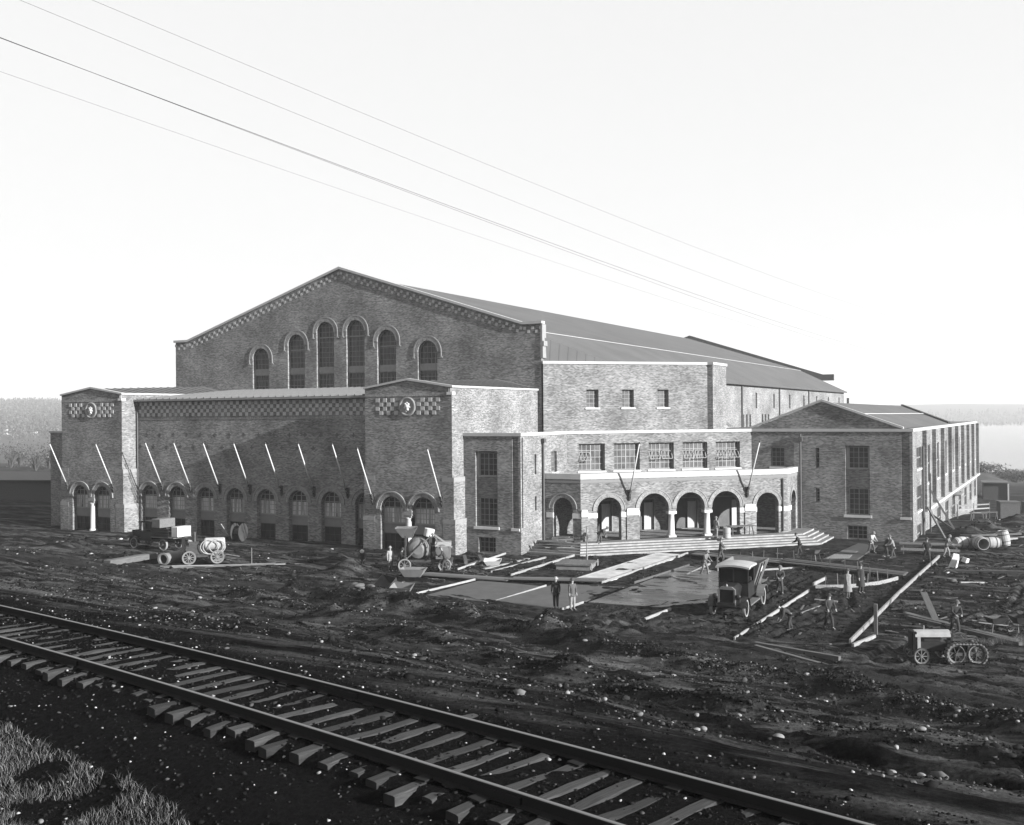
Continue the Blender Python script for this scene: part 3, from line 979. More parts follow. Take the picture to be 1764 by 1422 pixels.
# ---- two-storey wings: left stub, lit return, diagonal, right wing
def wing_column(parent, W, u0, u1):
    """Sunk window column: upper sash, brick spandrel, lower sash, stone sill."""
    bk = MB(); wall_mesh(bk, W, rect(u0, u1, 4.45, 6.05), d=0.2); bk.build('brick_panel', M_BRICK, parent)
    o1 = window(parent, W, u0+0.25, u1-0.12, 6.12, 8.0, 0.28, 4, 4, gm=M_GLASS, fm=M_FRAME)
    jb = MB(); W.box(jb, u0, u0+0.25, 6.05, 8.1, 0.2, 0.4); W.box(jb, u1-0.12, u1, 6.05, 8.1, 0.2, 0.4); W.box(jb, u0+0.25, u1-0.12, 6.05, 6.12, 0.12, 0.4)
    jb.build('jamb', M_STONE2, parent)
    window(parent, W, u0+0.25, u1-0.12, 2.12, 4.4, 0.28, 4, 5, gm=M_GLASS, fm=M_FRAME)
    j2 = MB(); W.box(j2, u0, u0+0.25, 2.1, 4.45, 0.2, 0.4); W.box(j2, u1-0.12, u1, 2.1, 4.45, 0.2, 0.4); W.box(j2, u0+0.25, u1-0.12, 4.4, 4.45, 0.2, 0.4)
    j2.build('jamb', M_BRICK, parent)
    sb = MB(); W.box(sb, u0-0.15, u1+0.15, 1.88, 2.097, -0.1, 0.3); sb.build('sill', M_STONE, parent)

# left stub front (faces the railway)
W = Plane(0, 1.77, 1, 0)
mb = MB()
hs = [rect(1.1, 3.11, 2.1, 8.1), rect(1.34, 2.9, 0.02, 1.24), rect(4.46, 4.98, 2.06, 9.2)]
wall_mesh(mb, W, [(0, -3), (5.18, -3), (5.18, 9.3), (0, 9.3)], hs, 0.4)
wall_mesh(mb, W, rect(4.4, 5.05, 2.0, 9.25), d=0.14)
wall_mesh(mb, Plane(5.18, 1.77, 0, 1), [(0, -3), (8.58, -3), (8.58, 9.3), (0, 9.3)],
          [rect(2.45, 2.75, 6.19, 7.8), rect(2.45, 2.75, 3.26, 4.42), rect(5.54, 6.6, 6.2, 7.92), rect(0.2, 0.4, 2.06, 9.2)], 0.3)
mb.build('wing_wall', M_BRICK, BLD)
wing_column(BLD, W, 1.1, 3.11)
window(BLD, W, 1.34, 2.9, 0.02, 1.24, 0.3, 4, 3, gm=M_GLASSB)
W5 = Plane(5.18, 1.77, 0, 1)
for a in (rect(2.45, 2.75, 6.19, 7.8), rect(2.45, 2.75, 3.26, 4.42)):
    window(BLD, W5, a[0][0], a[2][0], a[0][1], a[2][1], 0.25, 1, 4)
window(BLD, W5, 5.54, 6.6, 6.2, 7.92, 0.25, 3, 4, gm=M_GLASSG, fm=M_FRAMEW, sill=True)
bk = MB(); wall_mesh(bk, W5, rect(0.15, 0.45, 2, 9.25), d=0.12); bk.build('panel_back', M_BRICK, BLD)
sb = MB(); W.box(sb, 4.35, 5.08, 1.85, 2.057, -0.1, 0.1); sb.build('sill', M_STONE, BLD)
dp = MB(); dp.tube([(5.32, 5.55, 9.0), (5.32, 5.55, 0.3)], 0.09, 8); dp.box(5.2, 5.5, 5.35, 5.75, 8.7, 9.05); dp.build('downpipe', M_PIPE, BLD)

# diagonal upper wall over the porch, with the doors below it
W = Plane(5.18, 10.35, 1, 1)
DL = (17.75-5.18)*math.sqrt(2)
k2 = math.sqrt(2)
wn5 = [((x0-5.18)*k2, (x1-5.18)*k2) for x0, x1 in ((5.95, 7.66), (8.27, 9.98), (10.58, 12.29), (12.9, 14.61), (15.21, 16.92))]
DOORS = [(1.0, 4.2), (5.0, 8.2), (9.2, 12.4), (13.4, 16.8)]  # doors made wide so their dark panels paint the back wall's shade
mb = MB()
wall_mesh(mb, W, [(0, -1), (DL, -1), (DL, 9.3), (0, 9.3)], [rect(a, b_, 6.1, 8.45) for a, b_ in wn5]+[rect(a, b_, 0.82, 3.6) for a, b_ in DOORS], 0.4)
mb.build('wing_wall', M_BRICK, BLD)
for i, (a, b_) in enumerate(wn5):
    o = window(BLD, W, a, b_, 6.12, 8.43, 0.3, 6, 4, gm=M_GLASSG, fm=M_FRAMEW, fwid=0.08, mw=0.05)
    sb = MB(); W.box(sb, a-0.1, b_+0.1, 5.95, 6.098, -0.06, 0.3); sb.build('sill', M_STONE, o)
    # opened centre sashes, hinged at the top and swung outward
    for half in range(2):
        if (i, half) in ((0, 1), (1, 0), (1, 1)): 
            continue
        sw = (0.5, 0, 0.25, 0.55, 0.35, 0.25, 0.4, 0.3, 0.5, 0.45)[i*2+half] if True else 0
        ua = a+0.1+half*(b_-a)/2; ub = ua+(b_-a)/2-0.2
        zt, zb = 7.72, 7.02
        sa = MB()
        for (uu0, uu1, t0, t1) in ((ua, ub, 0, 0.06), (ua, ub, 0.94, 1), (ua, ua+0.05, 0, 1), (ub-0.05, ub, 0, 1), ((ua*2+ub)/3-0.02, (ua*2+ub)/3+0.02, 0, 1), ((ua+2*ub)/3-0.02, (ua+2*ub)/3+0.02, 0, 1)):
            P0 = lambda u, t, e: W.p(u, zt-(zt-zb)*t, 0.27-sw*t-e)
            sa.hexa([P0(uu0, t1, 0.03), P0(uu1, t1, 0.03), P0(uu1, t1, 0), P0(uu0, t1, 0), P0(uu0, t0, 0.03), P0(uu1, t0, 0.03), P0(uu1, t0, 0), P0(uu0, t0, 0)])
        so = sa.build('open_sash', M_FRAMEW, o)
for i, (a, b_) in enumerate(DOORS):
    dr = MB(); wall_mesh(dr, W, rect(a, b_, 0.82, 3.6), d=0.38); do = dr.build('shaded_doorway', M_DOOR_SHADE, BLD)
    jm = MB(); W.box(jm, a, a+0.1, 0.82, 3.6, -0.04, 0.37); W.box(jm, b_-0.1, b_, 0.82, 3.6, -0.04, 0.37); W.box(jm, a+0.1, b_-0.1, 3.48, 3.6, -0.04, 0.37)
    jm.build('door_frame', M_STONE2, do)
    lf = MB()
    for s_ in range(5):
        W.box(lf, b_-0.95+s_*0.17, b_-0.95+s_*0.17+0.16, 0.84, 3.2, 0.2, 0.26)
    lf.build('plank_leaf', M_DOORW, do)

# right wing: front with low pediment, long lit flank
W = Plane(17.75, 22.92, 1, 0)
U = lambda x: x-17.75
mb = MB()
hs = [rect(U(19.5), U(20.7), 6.18, 7.9), rect(U(23.43), U(23.77), 6.1, 7.9), rect(U(23.43), U(23.77), 3.13, 4.34), rect(U(25.97), U(28.0), 2.1, 8.1), rect(U(26.11), U(27.75), 0.02, 1.17), rect(U(30.58), U(31.24), 2.06, 9.2)]
LR = 31.46-17.75
wall_mesh(mb, W, [(0, -3), (LR, -3), (LR, 9.36), (0, 9.36)], hs, 0.4)
wall_mesh(mb, W, [(0.02, 9.57), (U(30.6), 9.57), (U(24.0), 11.95)], d=0.05)
wall_mesh(mb, W, rect(U(30.5), U(31.3), 2.0, 9.25), d=0.14)
mb.build('wing_wall', M_BRICK, BLD)
wing_column(BLD, W, U(25.97), U(28.0))
window(BLD, W, U(26.11), U(27.75), 0.02, 1.17, 0.3, 4, 3, gm=M_GLASSB)
window(BLD, W, U(19.5), U(20.7), 6.18, 7.9, 0.25, 3, 4, sill=True)
for z0, z1 in ((6.1, 7.9), (3.13, 4.34)):
    window(BLD, W, U(23.43), U(23.77), z0, z1, 0.25, 1, 4)
sb = MB(); W.box(sb, U(30.45), U(31.36), 1.85, 2.057, -0.1, 0.1); sb.build('sill', M_STONE, BLD)
cg = MB()
cg.prism([(17.7, 9.6), (24.0, 11.98), (30.75, 9.56), (30.75, 9.72), (24.0, 12.16), (17.7, 9.76)][::-1], 22.8, 23.2)
cg.build('pediment_coping', M_COPING, BLD)
# string course / parapet coping all round the wing top
def coping_run(name, pts, z0, z1, out, inn, mt=M_COPING):
    mb = MB()
    n_ = len(pts)
    def off(i, dist):
        # offset vertex i outward by mitre
        p = Vector(pts[i])
        ds = []
        if i > 0: ds.append((Vector(pts[i])-Vector(pts[i-1])).normalized())
        if i < n_-1: ds.append((Vector(pts[i+1])-Vector(pts[i])).normalized())
        ns = [Vector((d_.y, -d_.x)) for d_ in ds]
        if len(ns) == 1: return p+ns[0]*dist
        b_ = (ns[0]+ns[1]).normalized()
        return p+b_*(dist/b_.dot(ns[0]))
    for i in range(n_-1):
        a0, a1, b0, b1 = off(i, out), off(i, -inn), off(i+1, out), off(i+1, -inn)
        mb.hexa([(a0.x, a0.y, z0), (b0.x, b0.y, z0), (b1.x, b1.y, z0), (a1.x, a1.y, z0), (a0.x, a0.y, z1), (b0.x, b0.y, z1), (b1.x, b1.y, z1), (a1.x, a1.y, z1)])
    return mb.build(name, mt, BLD)
coping_run('coping', [(0.0, 1.77), (5.18, 1.77), (5.18, 10.35), (17.75, 22.92), (31.46, 22.92), (31.46, 92.5), (22, 92.5)], 9.305, 9.56, 0.1, 0.35)
rf = MB(); rf.add([(0, 1.9, 9.2), (5.1, 1.9, 9.2), (5.1, 10.4, 9.2), (17.7, 23.0, 9.2), (31.3, 23.0, 9.2), (31.3, 92.4, 9.2), (6.8, 92.4, 9.2), (6.8, 22, 9.2), (0, 15.2, 9.2)], [tuple(range(9))])
rf.build('wing_roof', M_ROOF, BLD)
# hipped sheet roof on the right wing
rf = MB()
rf.add([(17.9, 23.0, 9.55), (24.0, 23.2, 11.9), (30.6, 23.0, 9.55), (31.1, 57.9, 9.6), (24.0, 73.0, 11.75), (17.9, 73.0, 9.55)], [(1, 2, 3, 4), (0, 1, 4, 5)])
rr = rf.build('wing_gable_roof', M_ROOF, BLD)
sm = MB(); sm.bar((24.0, 73, 11.85), (31.1, 57.9, 9.7), 0.25, 0.25); sm.build('roof_edge', M_PIPE, rr)
sm = MB(); sm.bar((27.3, 24, 10.85), (27.5, 65, 10.78), 0.1, 0.06); sm.build('roof_flashing', M_COPING, rr)
dp = MB(); dp.tube([(22.15, 22.78, 9.1), (22.15, 22.78, 0.6)], 0.09, 8); dp.box(22.0, 22.32, 22.6, 22.9, 8.45, 8.85); dp.build('downpipe', M_PIPE, BLD)
# flank
W = Plane(31.46, 22.92, 0, 1)
FL = 92.5-22.92
V = lambda y: y-22.92
hs = [rect(V(25.6), V(28.9), 6.0, 7.9), rect(V(25.6), V(28.9), 2.3, 4.5), rect(V(25.6), V(28.3), -0.6, 1.1)]
wsp = [(hs[0], 3), (hs[1], 3), (hs[2], 3)]
for k in range(8):
    y = 34.0+k*7.62
    r_ = rect(V(y-1.6), V(y+1.6), 4.35, 7.9); hs.append(r_); wsp.append((r_, 3))
    y2 = 34.6+k*7.65
    if k: 
        r_ = rect(V(y2-0.8 if k < 1 else y2-1.0), V(y2+2.4), -0.9, 1.35); hs.append(r_); wsp.append((r_, 3))
mb = MB()
wall_mesh(mb, W, [(0, -6), (FL, -6), (FL, 9.3), (0, 9.3)], hs, 0.2)
mb.build('flank_wall', M_BRICK, BLD)
for r_, c_ in wsp:
    window(BLD, W, r_[0][0], r_[2][0], r_[0][1], r_[2][1], 0.06, 3, 2, fm=M_SPANDREL, mw=0.12, fwid=0.06)
    if r_[0][1] > 0:
        sb = MB(); W.box(sb, r_[0][0]-0.1, r_[2][0]+0.1, r_[0][1]-0.16, r_[0][1]-0.003, -0.08, 0.3); sb.build('sill', M_STONE, BLD)
for y in [30.2]+[37.8+7.66*k for k in range(7)]+[91.7]:
    pm = MB(); W.box(pm, V(y)-0.4, V(y)+0.4, 2.2, 9.29, -0.36, 0.01); pm.build('pilaster', M_BRICK, BLD)
pm = MB(); W.box(pm, 0.02, 0.7, -5, 9.28, -0.02, 0.01); pm.build('corner_pier', M_BRICK, BLD)
sc_ = MB(); W.box(sc_, 6.9, FL, 1.95, 2.197, -0.42, 0.01); sc_.build('string_course', M_COPING, BLD)
wall_b = MB(); wall_mesh(wall_b, Plane(31.46, 92.5, -1, 0), rect(0, 24, -8, 9.3)); wall_b.build('rear_wall', M_BRICK, BLD)
dp = MB(); dp.tube([W.p(6.1, 7.9, -0.15), W.p(6.1, -1, -0.15)], 0.11, 8); dp.build('downpipe', M_PIPE, BLD)
ch = MB(); W.box(ch, V(57.0), V(61.0), 1.45, 1.6, -0.9, 0.0); ch.build('door_hood', M_STONE2, BLD)

# ---- porch
ZF = 0.8
def porch_face(W, L_, archs, coping=True):
    """archs: list of (u0,u1,springing). The wall has front, back and reveals."""
    mb = MB()
    hs = [arch(a, b_, zb, zs, 16) for a, b_, zs, zb in archs]
    wall_mesh(mb, W, [(0, -1), (L_, -1), (L_, 5.75), (0, 5.75)], hs, back=0.55)
    return mb
Wl = Plane(5.18, 5.76, 1, 0)
Wd = Plane(8.51, 5.76, 1, 1)
Wr = Plane(21.86, 19.11, 0, 1)
LD = (21.86-8.51)*k2
al = [(0.87, 2.63, 3.36, 1.05)]
ud = lambda x: (x-8.51)*k2
ad = [(ud(9.51), ud(11.0), 3.2), (ud(12.14), ud(13.98), 3.17), (ud(14.47), ud(16.3), 3.17), (ud(16.78), ud(18.62), 3.17), (ud(19.74), ud(21.24), 3.17)]
# the left return
porch_face(Wl, 3.33, al).build('porch_wall', M_BRICK, BLD)
# the diagonal front: three middle arches open into each other below the springing where columns stand
mb = MB()
n_ = 14
def arc2(u0, u1, zs):
    c, r = (u0+u1)/2, (u1-u0)/2
    return [(c+r*math.cos(PI*k/n_), zs+r*math.sin(PI*k/n_)) for k in range(n_+1)]
mid = [(ad[1][0], ZF-0.02), (ad[3][1], ZF-0.02)]+arc2(ad[3][0], ad[3][1], 3.17)+[(ad[3][0], 2.95), (ad[2][1], 2.95)]+arc2(ad[2][0], ad[2][1], 3.17)+[(ad[2][0], 2.95), (ad[1][1], 2.95)]+arc2(ad[1][0], ad[1][1], 3.17)
hs = [arch(ad[0][0], ad[0][1], ZF-0.02, 3.2, 16), mid, arch(ad[4][0], ad[4][1], ZF-0.02, 3.17, 16)]
wall_mesh(mb, Wd, [(0, -1), (LD, -1), (LD, 5.75), (0, 5.75)], hs, back=0.55)
mb.build('porch_wall', M_BRICK, BLD)
porch_face(Wr, 3.81, [(1.2, 2.96, 3.36, ZF)]).build('porch_wall', M_BRICK, BLD)
for W_, lst in ((Wl, [(a, b_, c) for a, b_, c, z in al]), (Wd, ad), (Wr, [(1.2, 2.96, 3.36)])):
    for a, b_, zs in lst:
        c = (a+b_)/2; r = (b_-a)/2
        av = MB(); ring(av, W_, c, zs, r+0.003, r+0.3, -0.04, 0.02); av.build('archivolt', M_ARCHBRICK, BLD)
        hd = MB(); ring(hd, W_, c, zs, r+0.303, r+0.38, -0.08, 0.02); hd.build('hood_mould', M_STONE2, BLD)
for u in ((ad[1][1]+ad[2][0])/2, (ad[2][1]+ad[3][0])/2):
    cb = MB(); Wd.box(cb, u-0.36, u+0.36, 2.72, 2.95, -0.04, 0.56); Wd.box(cb, u-0.34, u+0.34, ZF, ZF+0.14, -0.02, 0.56)
    cb.build('column_capital', M_STONE, BLD)
    cl = MB(); cl.lathe([(0.33, ZF+0.14), (0.33, ZF+0.22), (0.27, ZF+0.3), (0.255, ZF+1.2), (0.23, 2.6), (0.29, 2.66), (0.29, 2.72)], Wd.p(u, 0, 0.27), n=16)
    cl.build('column', M_STONE, BLD, smooth=True)
for (W_, a, b_) in ((Wd, 0.55, ad[0][0]), (Wd, ad[0][1], ad[0][1]+0.42), (Wd, ad[1][0]-0.5, ad[1][0]), (Wd, ad[3][1], ad[3][1]+0.42), (Wd, ad[4][0]-0.62, ad[4][0]), (Wd, ad[4][1], LD), (Wl, 0.3, 0.87), (Wl, 2.63, 3.3), (Wr, 0.02, 1.2)):
    im = MB(); W_.box(im, a-0.02, b_+0.02, 2.62, 3.02, -0.06, 0.2)
    im.build('impost', M_STONE, BLD)
for (W_, a, b_) in ((Wd, 0.02, 0.6), (Wd, ad[0][1]+0.45, ad[1][0]-0.05), (Wd, ad[3][1]+0.45, ad[4][0]-0.1)):
    cap = MB(); W_.box(cap, a, b_, 2.75, 3.15, -0.14, 0.1)
    W_.box(cap, a+0.04, b_-0.04, 3.153, 3.3, -0.1, 0.1)
    cap.build('pier_cap', M_STONE, BLD)
for (a, b_) in ((0.02, 0.6), (ad[0][1]+0.45, ad[1][0]-0.05), (ad[3][1]+0.45, ad[4][0]-0.1)):
    pb = MB(); Wd.box(pb, a, b_, -0.5, 2.748, -0.1, 0.1)
    pb.build('pier_face', M_BRICK, BLD)
sbs = MB(); Wl.box(sbs, 0.8, 2.7, 0.85, 1.047, -0.1, 0.6); sbs.build('sill', M_STONE, BLD)
coping_run('porch_parapet', [(5.18, 5.76), (8.51, 5.76), (21.86, 19.11), (21.86, 22.92)], 5.752, 6.2, 0.06, 0.55)
coping_run('frieze', [(5.19, 5.76), (8.51, 5.76), (21.86, 19.11), (21.86, 22.9)], 5.45, 5.7, 0.03, 0.1, M_BRICK)
rf = MB(); rf.add([(5.2, 5.9, 5.3), (8.5, 5.9, 5.3), (21.7, 19.1, 5.3), (21.7, 22.9, 5.3), (17.75, 22.9, 5.3), (5.2, 10.3, 5.3)], [(5, 4, 3, 2, 1, 0)])
rf.add([(5.2, 5.9, 5.72), (8.5, 5.9, 5.72), (21.7, 19.1, 5.72), (21.7, 22.9, 5.72), (17.75, 22.9, 5.72), (5.2, 10.3, 5.72)], [(0, 1, 2, 3, 4, 5)])
rf.build('porch_ceiling', M_STONE2, BLD)
dp = MB(); dp.tube([Wd.p(LD-0.5, 5.4, -0.1), Wd.p(LD-0.5, 0.9, -0.1)], 0.07, 8); dp.build('downpipe', M_PIPE, BLD)
# platform and the broad steps that follow the porch round
STEPS = thing('entrance_steps', 'broad new concrete steps wrapping round the arched brick porch', 'steps')
def step_outline(o):
    a = 8.51+o*math.tan(PI/8); 
    return [(5.2, 5.76-o), (a, 5.76-o), (21.86+o, 19.11-o*math.tan(PI/8)), (21.86+o, 22.9)]
for k in range(5):
    o = 1.35+0.42*k
    z1 = ZF-0.02-0.155*k
    pts = step_outline(o)
    vs = pts+[(17.7, 22.9), (5.2, 10.3)]
    n_ = len(vs)
    mb = MB()
    mb.add([(x, y, z1-0.14 if k < 4 else -0.4) for x, y in vs]+[(x, y, z1) for x, y in vs], [tuple(range(n_, 2*n_))]+[(i, (i+1) % n_, n_+(i+1) % n_, n_+i) for i in range(n_)])
    mb.build('step', M_CONC, STEPS)
    # white form board along the riser
    fb = MB()
    for (xa, ya), (xb, yb) in zip(pts[:-1], pts[1:]):
        dv = Vector((xb-xa, yb-ya)).normalized(); nv = Vector((dv.y, -dv.x))*0.03
        if abs(dv.x) > 0.99: continue
        fb.bar((xa+nv.x, ya+nv.y, z1-0.06), (xb+nv.x, yb+nv.y, z1-0.06), 0.05, 0.13)
    fb.build('form_board', M_RISER, STEPS)

# ---- flagpoles
def flagpole(base, outv, label):
    o = thing('flagpole', label, 'flagpole', base, math.atan2(outv[1], outv[0])+PI/2, 'flagpoles slanting from the brick walls')
    p = MB(); p.tube([(0, -0.15, 0.1), (0, -2.1, 4.2)], [0.075, 0.045], 8); p.build('pole', M_POLE, o, smooth=True)
    b_ = MB(); b_.lathe([(0.0, -0.09), (0.07, -0.05), (0.09, 0), (0.07, 0.05), (0.0, 0.09)], (0, -2.13, 4.27), (0, -0.45, 0.9), 8); b_.build('finial', M_IRON, o, smooth=True)
    k = MB(); k.bar((0, 0.0, -0.35), (0, 0.0, 0.45), 0.28, 0.12, (0, 1, 0)); k.bar((0, 0, -0.1), (0, -0.3, 0.42), 0.16, 0.16); k.bar((0, 0, 0.35), (0, -0.3, 0.4), 0.12, 0.1); k.bar((0, 0, -0.45), (0, -0.16, -0.1), 0.14, 0.14)
    k.build('bracket', M_IRON, o)
FS = (0, -1)
flagpole((-44.3, -0.02, 4.3), FS, 'white flagpole on the left edge of the left tower')
flagpole((-37.9, -0.02, 4.3), FS, 'white flagpole on the right edge of the left tower')
ORD = ('first', 'second', 'third', 'fourth', 'fifth', 'sixth', 'seventh')
for k in range(7):
    flagpole((-33.46+3.64*k, 1.88, 4.4), FS, ORD[k]+' white flagpole from the left on the recessed arcade wall')
flagpole((-7.65, -0.02, 4.15), FS, 'white flagpole left of the arches of the near tower')
flagpole((-0.95, -0.02, 4.15), FS, 'white flagpole right of the arches of the near tower')
flagpole((11.5, 8.72, 4.4), (1, -1), 'flagpole on the porch front beside its leftmost arch')
flagpole((19.12, 16.34, 4.35), (1, -1), 'flagpole on the porch front beside its rightmost front arch')
flagpole((-49.25, 5.5, 4.4), FS, 'dark flagpole half hidden behind the low far left block')
# ------------------------------------------------------------------ railway track
TRK = thing('railway_track', 'single railway track with dark rails on rough wooden ties in the foreground', 'railway track')
def tpt(X, off, z):
    sl_ = 2*CC[0]*min(max(X, 5), 60)+CC[1]
    L_ = math.hypot(1, sl_)
    return Vector((X-off*sl_/L_, float(Yc(X))+off/L_, float(Ztop(X))+z))
mt, n, l, b = mat_base('rail_steel')
b.inputs['Base Color'].default_value = grey(0.010); b.inputs['Roughness'].default_value = 0.8; b.inputs['Specular IOR Level'].default_value = 0.1
mt2, n, l, b2_ = mat_base('rail_head')
b2_.inputs['Base Color'].default_value = grey(0.16); b2_.inputs['Metallic'].default_value = 0.6; b2_.inputs['Roughness'].default_value = 0.5
for off in (0.752, -0.752):
    mb = MB(); hd = MB()
    prof = [(-0.06, -0.14), (0.06, -0.14), (0.06, -0.128), (0.012, -0.115), (0.012, -0.045), (0.034, -0.038), (0.034, -0.006), (-0.034, -0.006), (-0.034, -0.038), (-0.012, -0.045), (-0.012, -0.115), (-0.06, -0.128)]
    Xs = np.arange(6, 58, 1.0)
    vs = []
    for X in Xs:
        for (a, z) in prof: vs.append(tpt(X, off+a, z))
    k = len(prof)
    fs = [(i*k+j, (i+1)*k+j, (i+1)*k+(j+1) % k, i*k+(j+1) % k) for i in range(len(Xs)-1) for j in range(k)]
    mb.add(vs, fs)
    ro = mb.build('rail', MATS['rail_steel'], TRK)
    vs = []
    for X in Xs:
        for (a, z) in ((-0.024, -0.006), (0.024, -0.006), (0.016, 0.0), (-0.016, 0.0)): vs.append(tpt(X, off+a, z))
    hd.add(vs, [(i*4+j, (i+1)*4+j, (i+1)*4+(j+1) % 4, i*4+(j+1) % 4) for i in range(len(Xs)-1) for j in range(4)])
    hd.build('running_surface', MATS['rail_head'], ro)
M_TIE = gmat('tie_wood', 0.021, 0.95, 0.75, 3.0, (0.8, 12, 5), rand=0.5, bump=0.8)
M_TIE_SHADE = gmat('shaded_end_grain', 0.010, 0.95, 0.5, 9.0)  # creosoted end grain, darkened further to paint in the shade on the ends
X = 8.0
ti = 0
TIES = []
while X < 56:
    mb = MB()
    hw_ = random.uniform(0.08, 0.11); Lh = random.uniform(1.12, 1.27); hh_ = 0.15
    nseg = 6
    vs = []
    for i in range(nseg+1):
        t = -1+2*i/nseg
        j1, j2 = random.uniform(-.018, .018), random.uniform(-.018, .018)
        zj = random.uniform(-.022, .008)
        sh = 0.02 if i in (0, nseg) else 0.0
        vs += [(t*Lh, -hw_+j1, -hh_), (t*Lh, hw_+j2, -hh_), (t*Lh, hw_+j2, -0.03+zj), (t*Lh, hw_-0.03+j2, zj-sh), (t*Lh, -hw_+0.03+j1, zj-sh), (t*Lh, -hw_+j1, -0.03+zj)]
    fs = [(i*6+j, i*6+(j+1) % 6, (i+1)*6+(j+1) % 6, (i+1)*6+j) for i in range(nseg) for j in range(6)]
    fs += [(5, 4, 3, 2, 1, 0), tuple(nseg*6+j for j in range(6))]
    mb.add(vs, fs)
    o = mb.build('tie', M_TIE, TRK)
    o.data.materials.append(M_TIE_SHADE)
    for pg in o.data.polygons[-2:]: pg.material_index = 1
    c = tpt(X, random.uniform(-0.1, 0.1), -0.142)
    sl_ = 2*CC[0]*X+CC[1]
    o.location = c
    o.rotation_euler = (random.uniform(-.05, .05), random.uniform(-.008, .008), math.atan(sl_)+PI/2+random.uniform(-.06, .06))
    for off in (0.752, -0.752):
        pm = MB(); pm.box(-0.1, 0.1, -0.09, 0.09, 0.0, 0.018)
        p_ = pm.build('tie_plate', MATS['rail_steel'], o); p_.location = (off, 0, 0.0)
    X += random.uniform(0.40, 0.48)
for X, off in ((24.6, 0.752), (33.9, 0.752), (28.9, -0.752), (38.2, -0.752)):
    mb = MB()
    a, b_ = tpt(X-0.35, off-0.03, -0.08), tpt(X+0.35, off-0.03, -0.08)
    mb.bar(a, b_, 0.03, 0.07)
    a, b_ = tpt(X-0.35, off+0.03, -0.08), tpt(X+0.35, off+0.03, -0.08)
    mb2 = MB(); mb2.bar(a, b_, 0.03, 0.07)
    mb.build('joint_bar', MATS['rail_steel'], TRK); mb2.build('joint_bar', MATS['rail_steel'], TRK)

# ------------------------------------------------------------------ stones
ICO_V = []
ph = (1+5**.5)/2
for a, b_ in ((-1, ph), (1, ph), (-1, -ph), (1, -ph)): ICO_V.append((a, b_, 0))
for a, b_ in ((-1, ph), (1, ph), (-1, -ph), (1, -ph)): ICO_V.append((0, a, b_))
for a, b_ in ((ph, -1), (ph, 1), (-ph, -1), (-ph, 1)): ICO_V.append((a, 0, b_))
ICO_V = np.array(ICO_V)/math.sqrt(1+ph*ph)
ICO_F = np.array([(0, 11, 5), (0, 5, 1), (0, 1, 7), (0, 7, 10), (0, 10, 11), (1, 5, 9), (5, 11, 4), (11, 10, 2), (10, 7, 6), (7, 1, 8), (3, 9, 4), (3, 4, 2), (3, 2, 6), (3, 6, 8), (3, 8, 9), (4, 9, 5), (2, 4, 11), (6, 2, 10), (8, 6, 7), (9, 8, 1)])
def stones_mesh(name, P, r, flat=0.65):
    N = len(P)
    v = np.repeat(ICO_V[None], N, 0)*(1+0.28*rng.standard_normal((N, 12, 1)).clip(-1.5, 1.5))
    sc_ = r[:, None]*np.stack([rng.uniform(.8, 1.4, N), rng.uniform(.7, 1.1, N), rng.uniform(.5, .9, N)*flat/0.65], 1)
    v = v*sc_[:, None, :]
    a = rng.uniform(0, 2*PI, N); c, s_ = np.cos(a), np.sin(a)
    x = v[:, :, 0]*c[:, None]-v[:, :, 1]*s_[:, None]; y = v[:, :, 0]*s_[:, None]+v[:, :, 1]*c[:, None]
    v = np.stack([x, y, v[:, :, 2]], 2)+P[:, None, :]
    f = (ICO_F[None]+(np.arange(N)*12)[:, None, None]).reshape(-1, 3)
    return np_mesh(name, v.reshape(-1, 3), f)
def stone_material(name, stops):
    mt, n, l, b = mat_base(name)
    ge = n.new('ShaderNodeNewGeometry'); cr_ = n.new('ShaderNodeValToRGB')
    e = cr_.color_ramp.elements
    while len(e) < len(stops): e.new(0.5)
    for el, (p_, v_) in zip(e, stops): el.position = p_; el.color = grey(v_)
    l.new(ge.outputs['Random Per Island'], cr_.inputs[0])
    l.new(cr_.outputs[0], b.inputs['Base Color'])
    b.inputs['Roughness'].default_value = 0.95; b.inputs['Specular IOR Level'].default_value = 0.0
    return mt
M_GRAVEL = stone_material('gravel', [(0, .006), (.6, .014), (.86, .035), (.96, .09), (1, .22)])
M_CLOD = stone_material('clod', [(0, .005), (.7, .012), (1, .025)])
M_COBBLE = gmat('cobble', 0.12, 0.85, 0.2, 5.0, rand=0.3)
def scatter(N, x0, x1, q0, q1, clump, seed, thr):
    x = rng.uniform(x0, x1, N); q = rng.uniform(q0, q1, N)
    y = Yc(x)+q/0.965
    mk = fbm(x/clump, y/clump, seed, 3)+rng.uniform(-.12, .12, N)
    k = mk > thr
    return x[k], y[k], q[k]
def put(name, x, y, r, sink, mt, label, cat='gravel'):
    P = np.stack([x, y, ground(x, y)+r*sink], 1)
    me = stones_mesh(name, P, r); me.materials.append(mt)
    o = bpy.data.objects.new(name, me); COL.objects.link(o)
    return tag(o, label, cat, kind='stuff')
parts = []
x, y, q = scatter(34000, 12, 50, 1.9, 15, 2.2, 61, 0.0); parts.append((x, y, np.exp(rng.normal(-4.1, 0.5, len(x))).clip(.008, .08)))
x, y, q = scatter(22000, -12, 50, 13, 31, 2.8, 62, 0.0); parts.append((x, y, np.exp(rng.normal(-3.75, 0.45, len(x))).clip(.012, .1)))
x, y, q = scatter(9000, -45, 12, 20, 36, 3.5, 63, 0.02); parts.append((x, y, np.exp(rng.normal(-3.2, 0.4, len(x))).clip(.03, .15)))
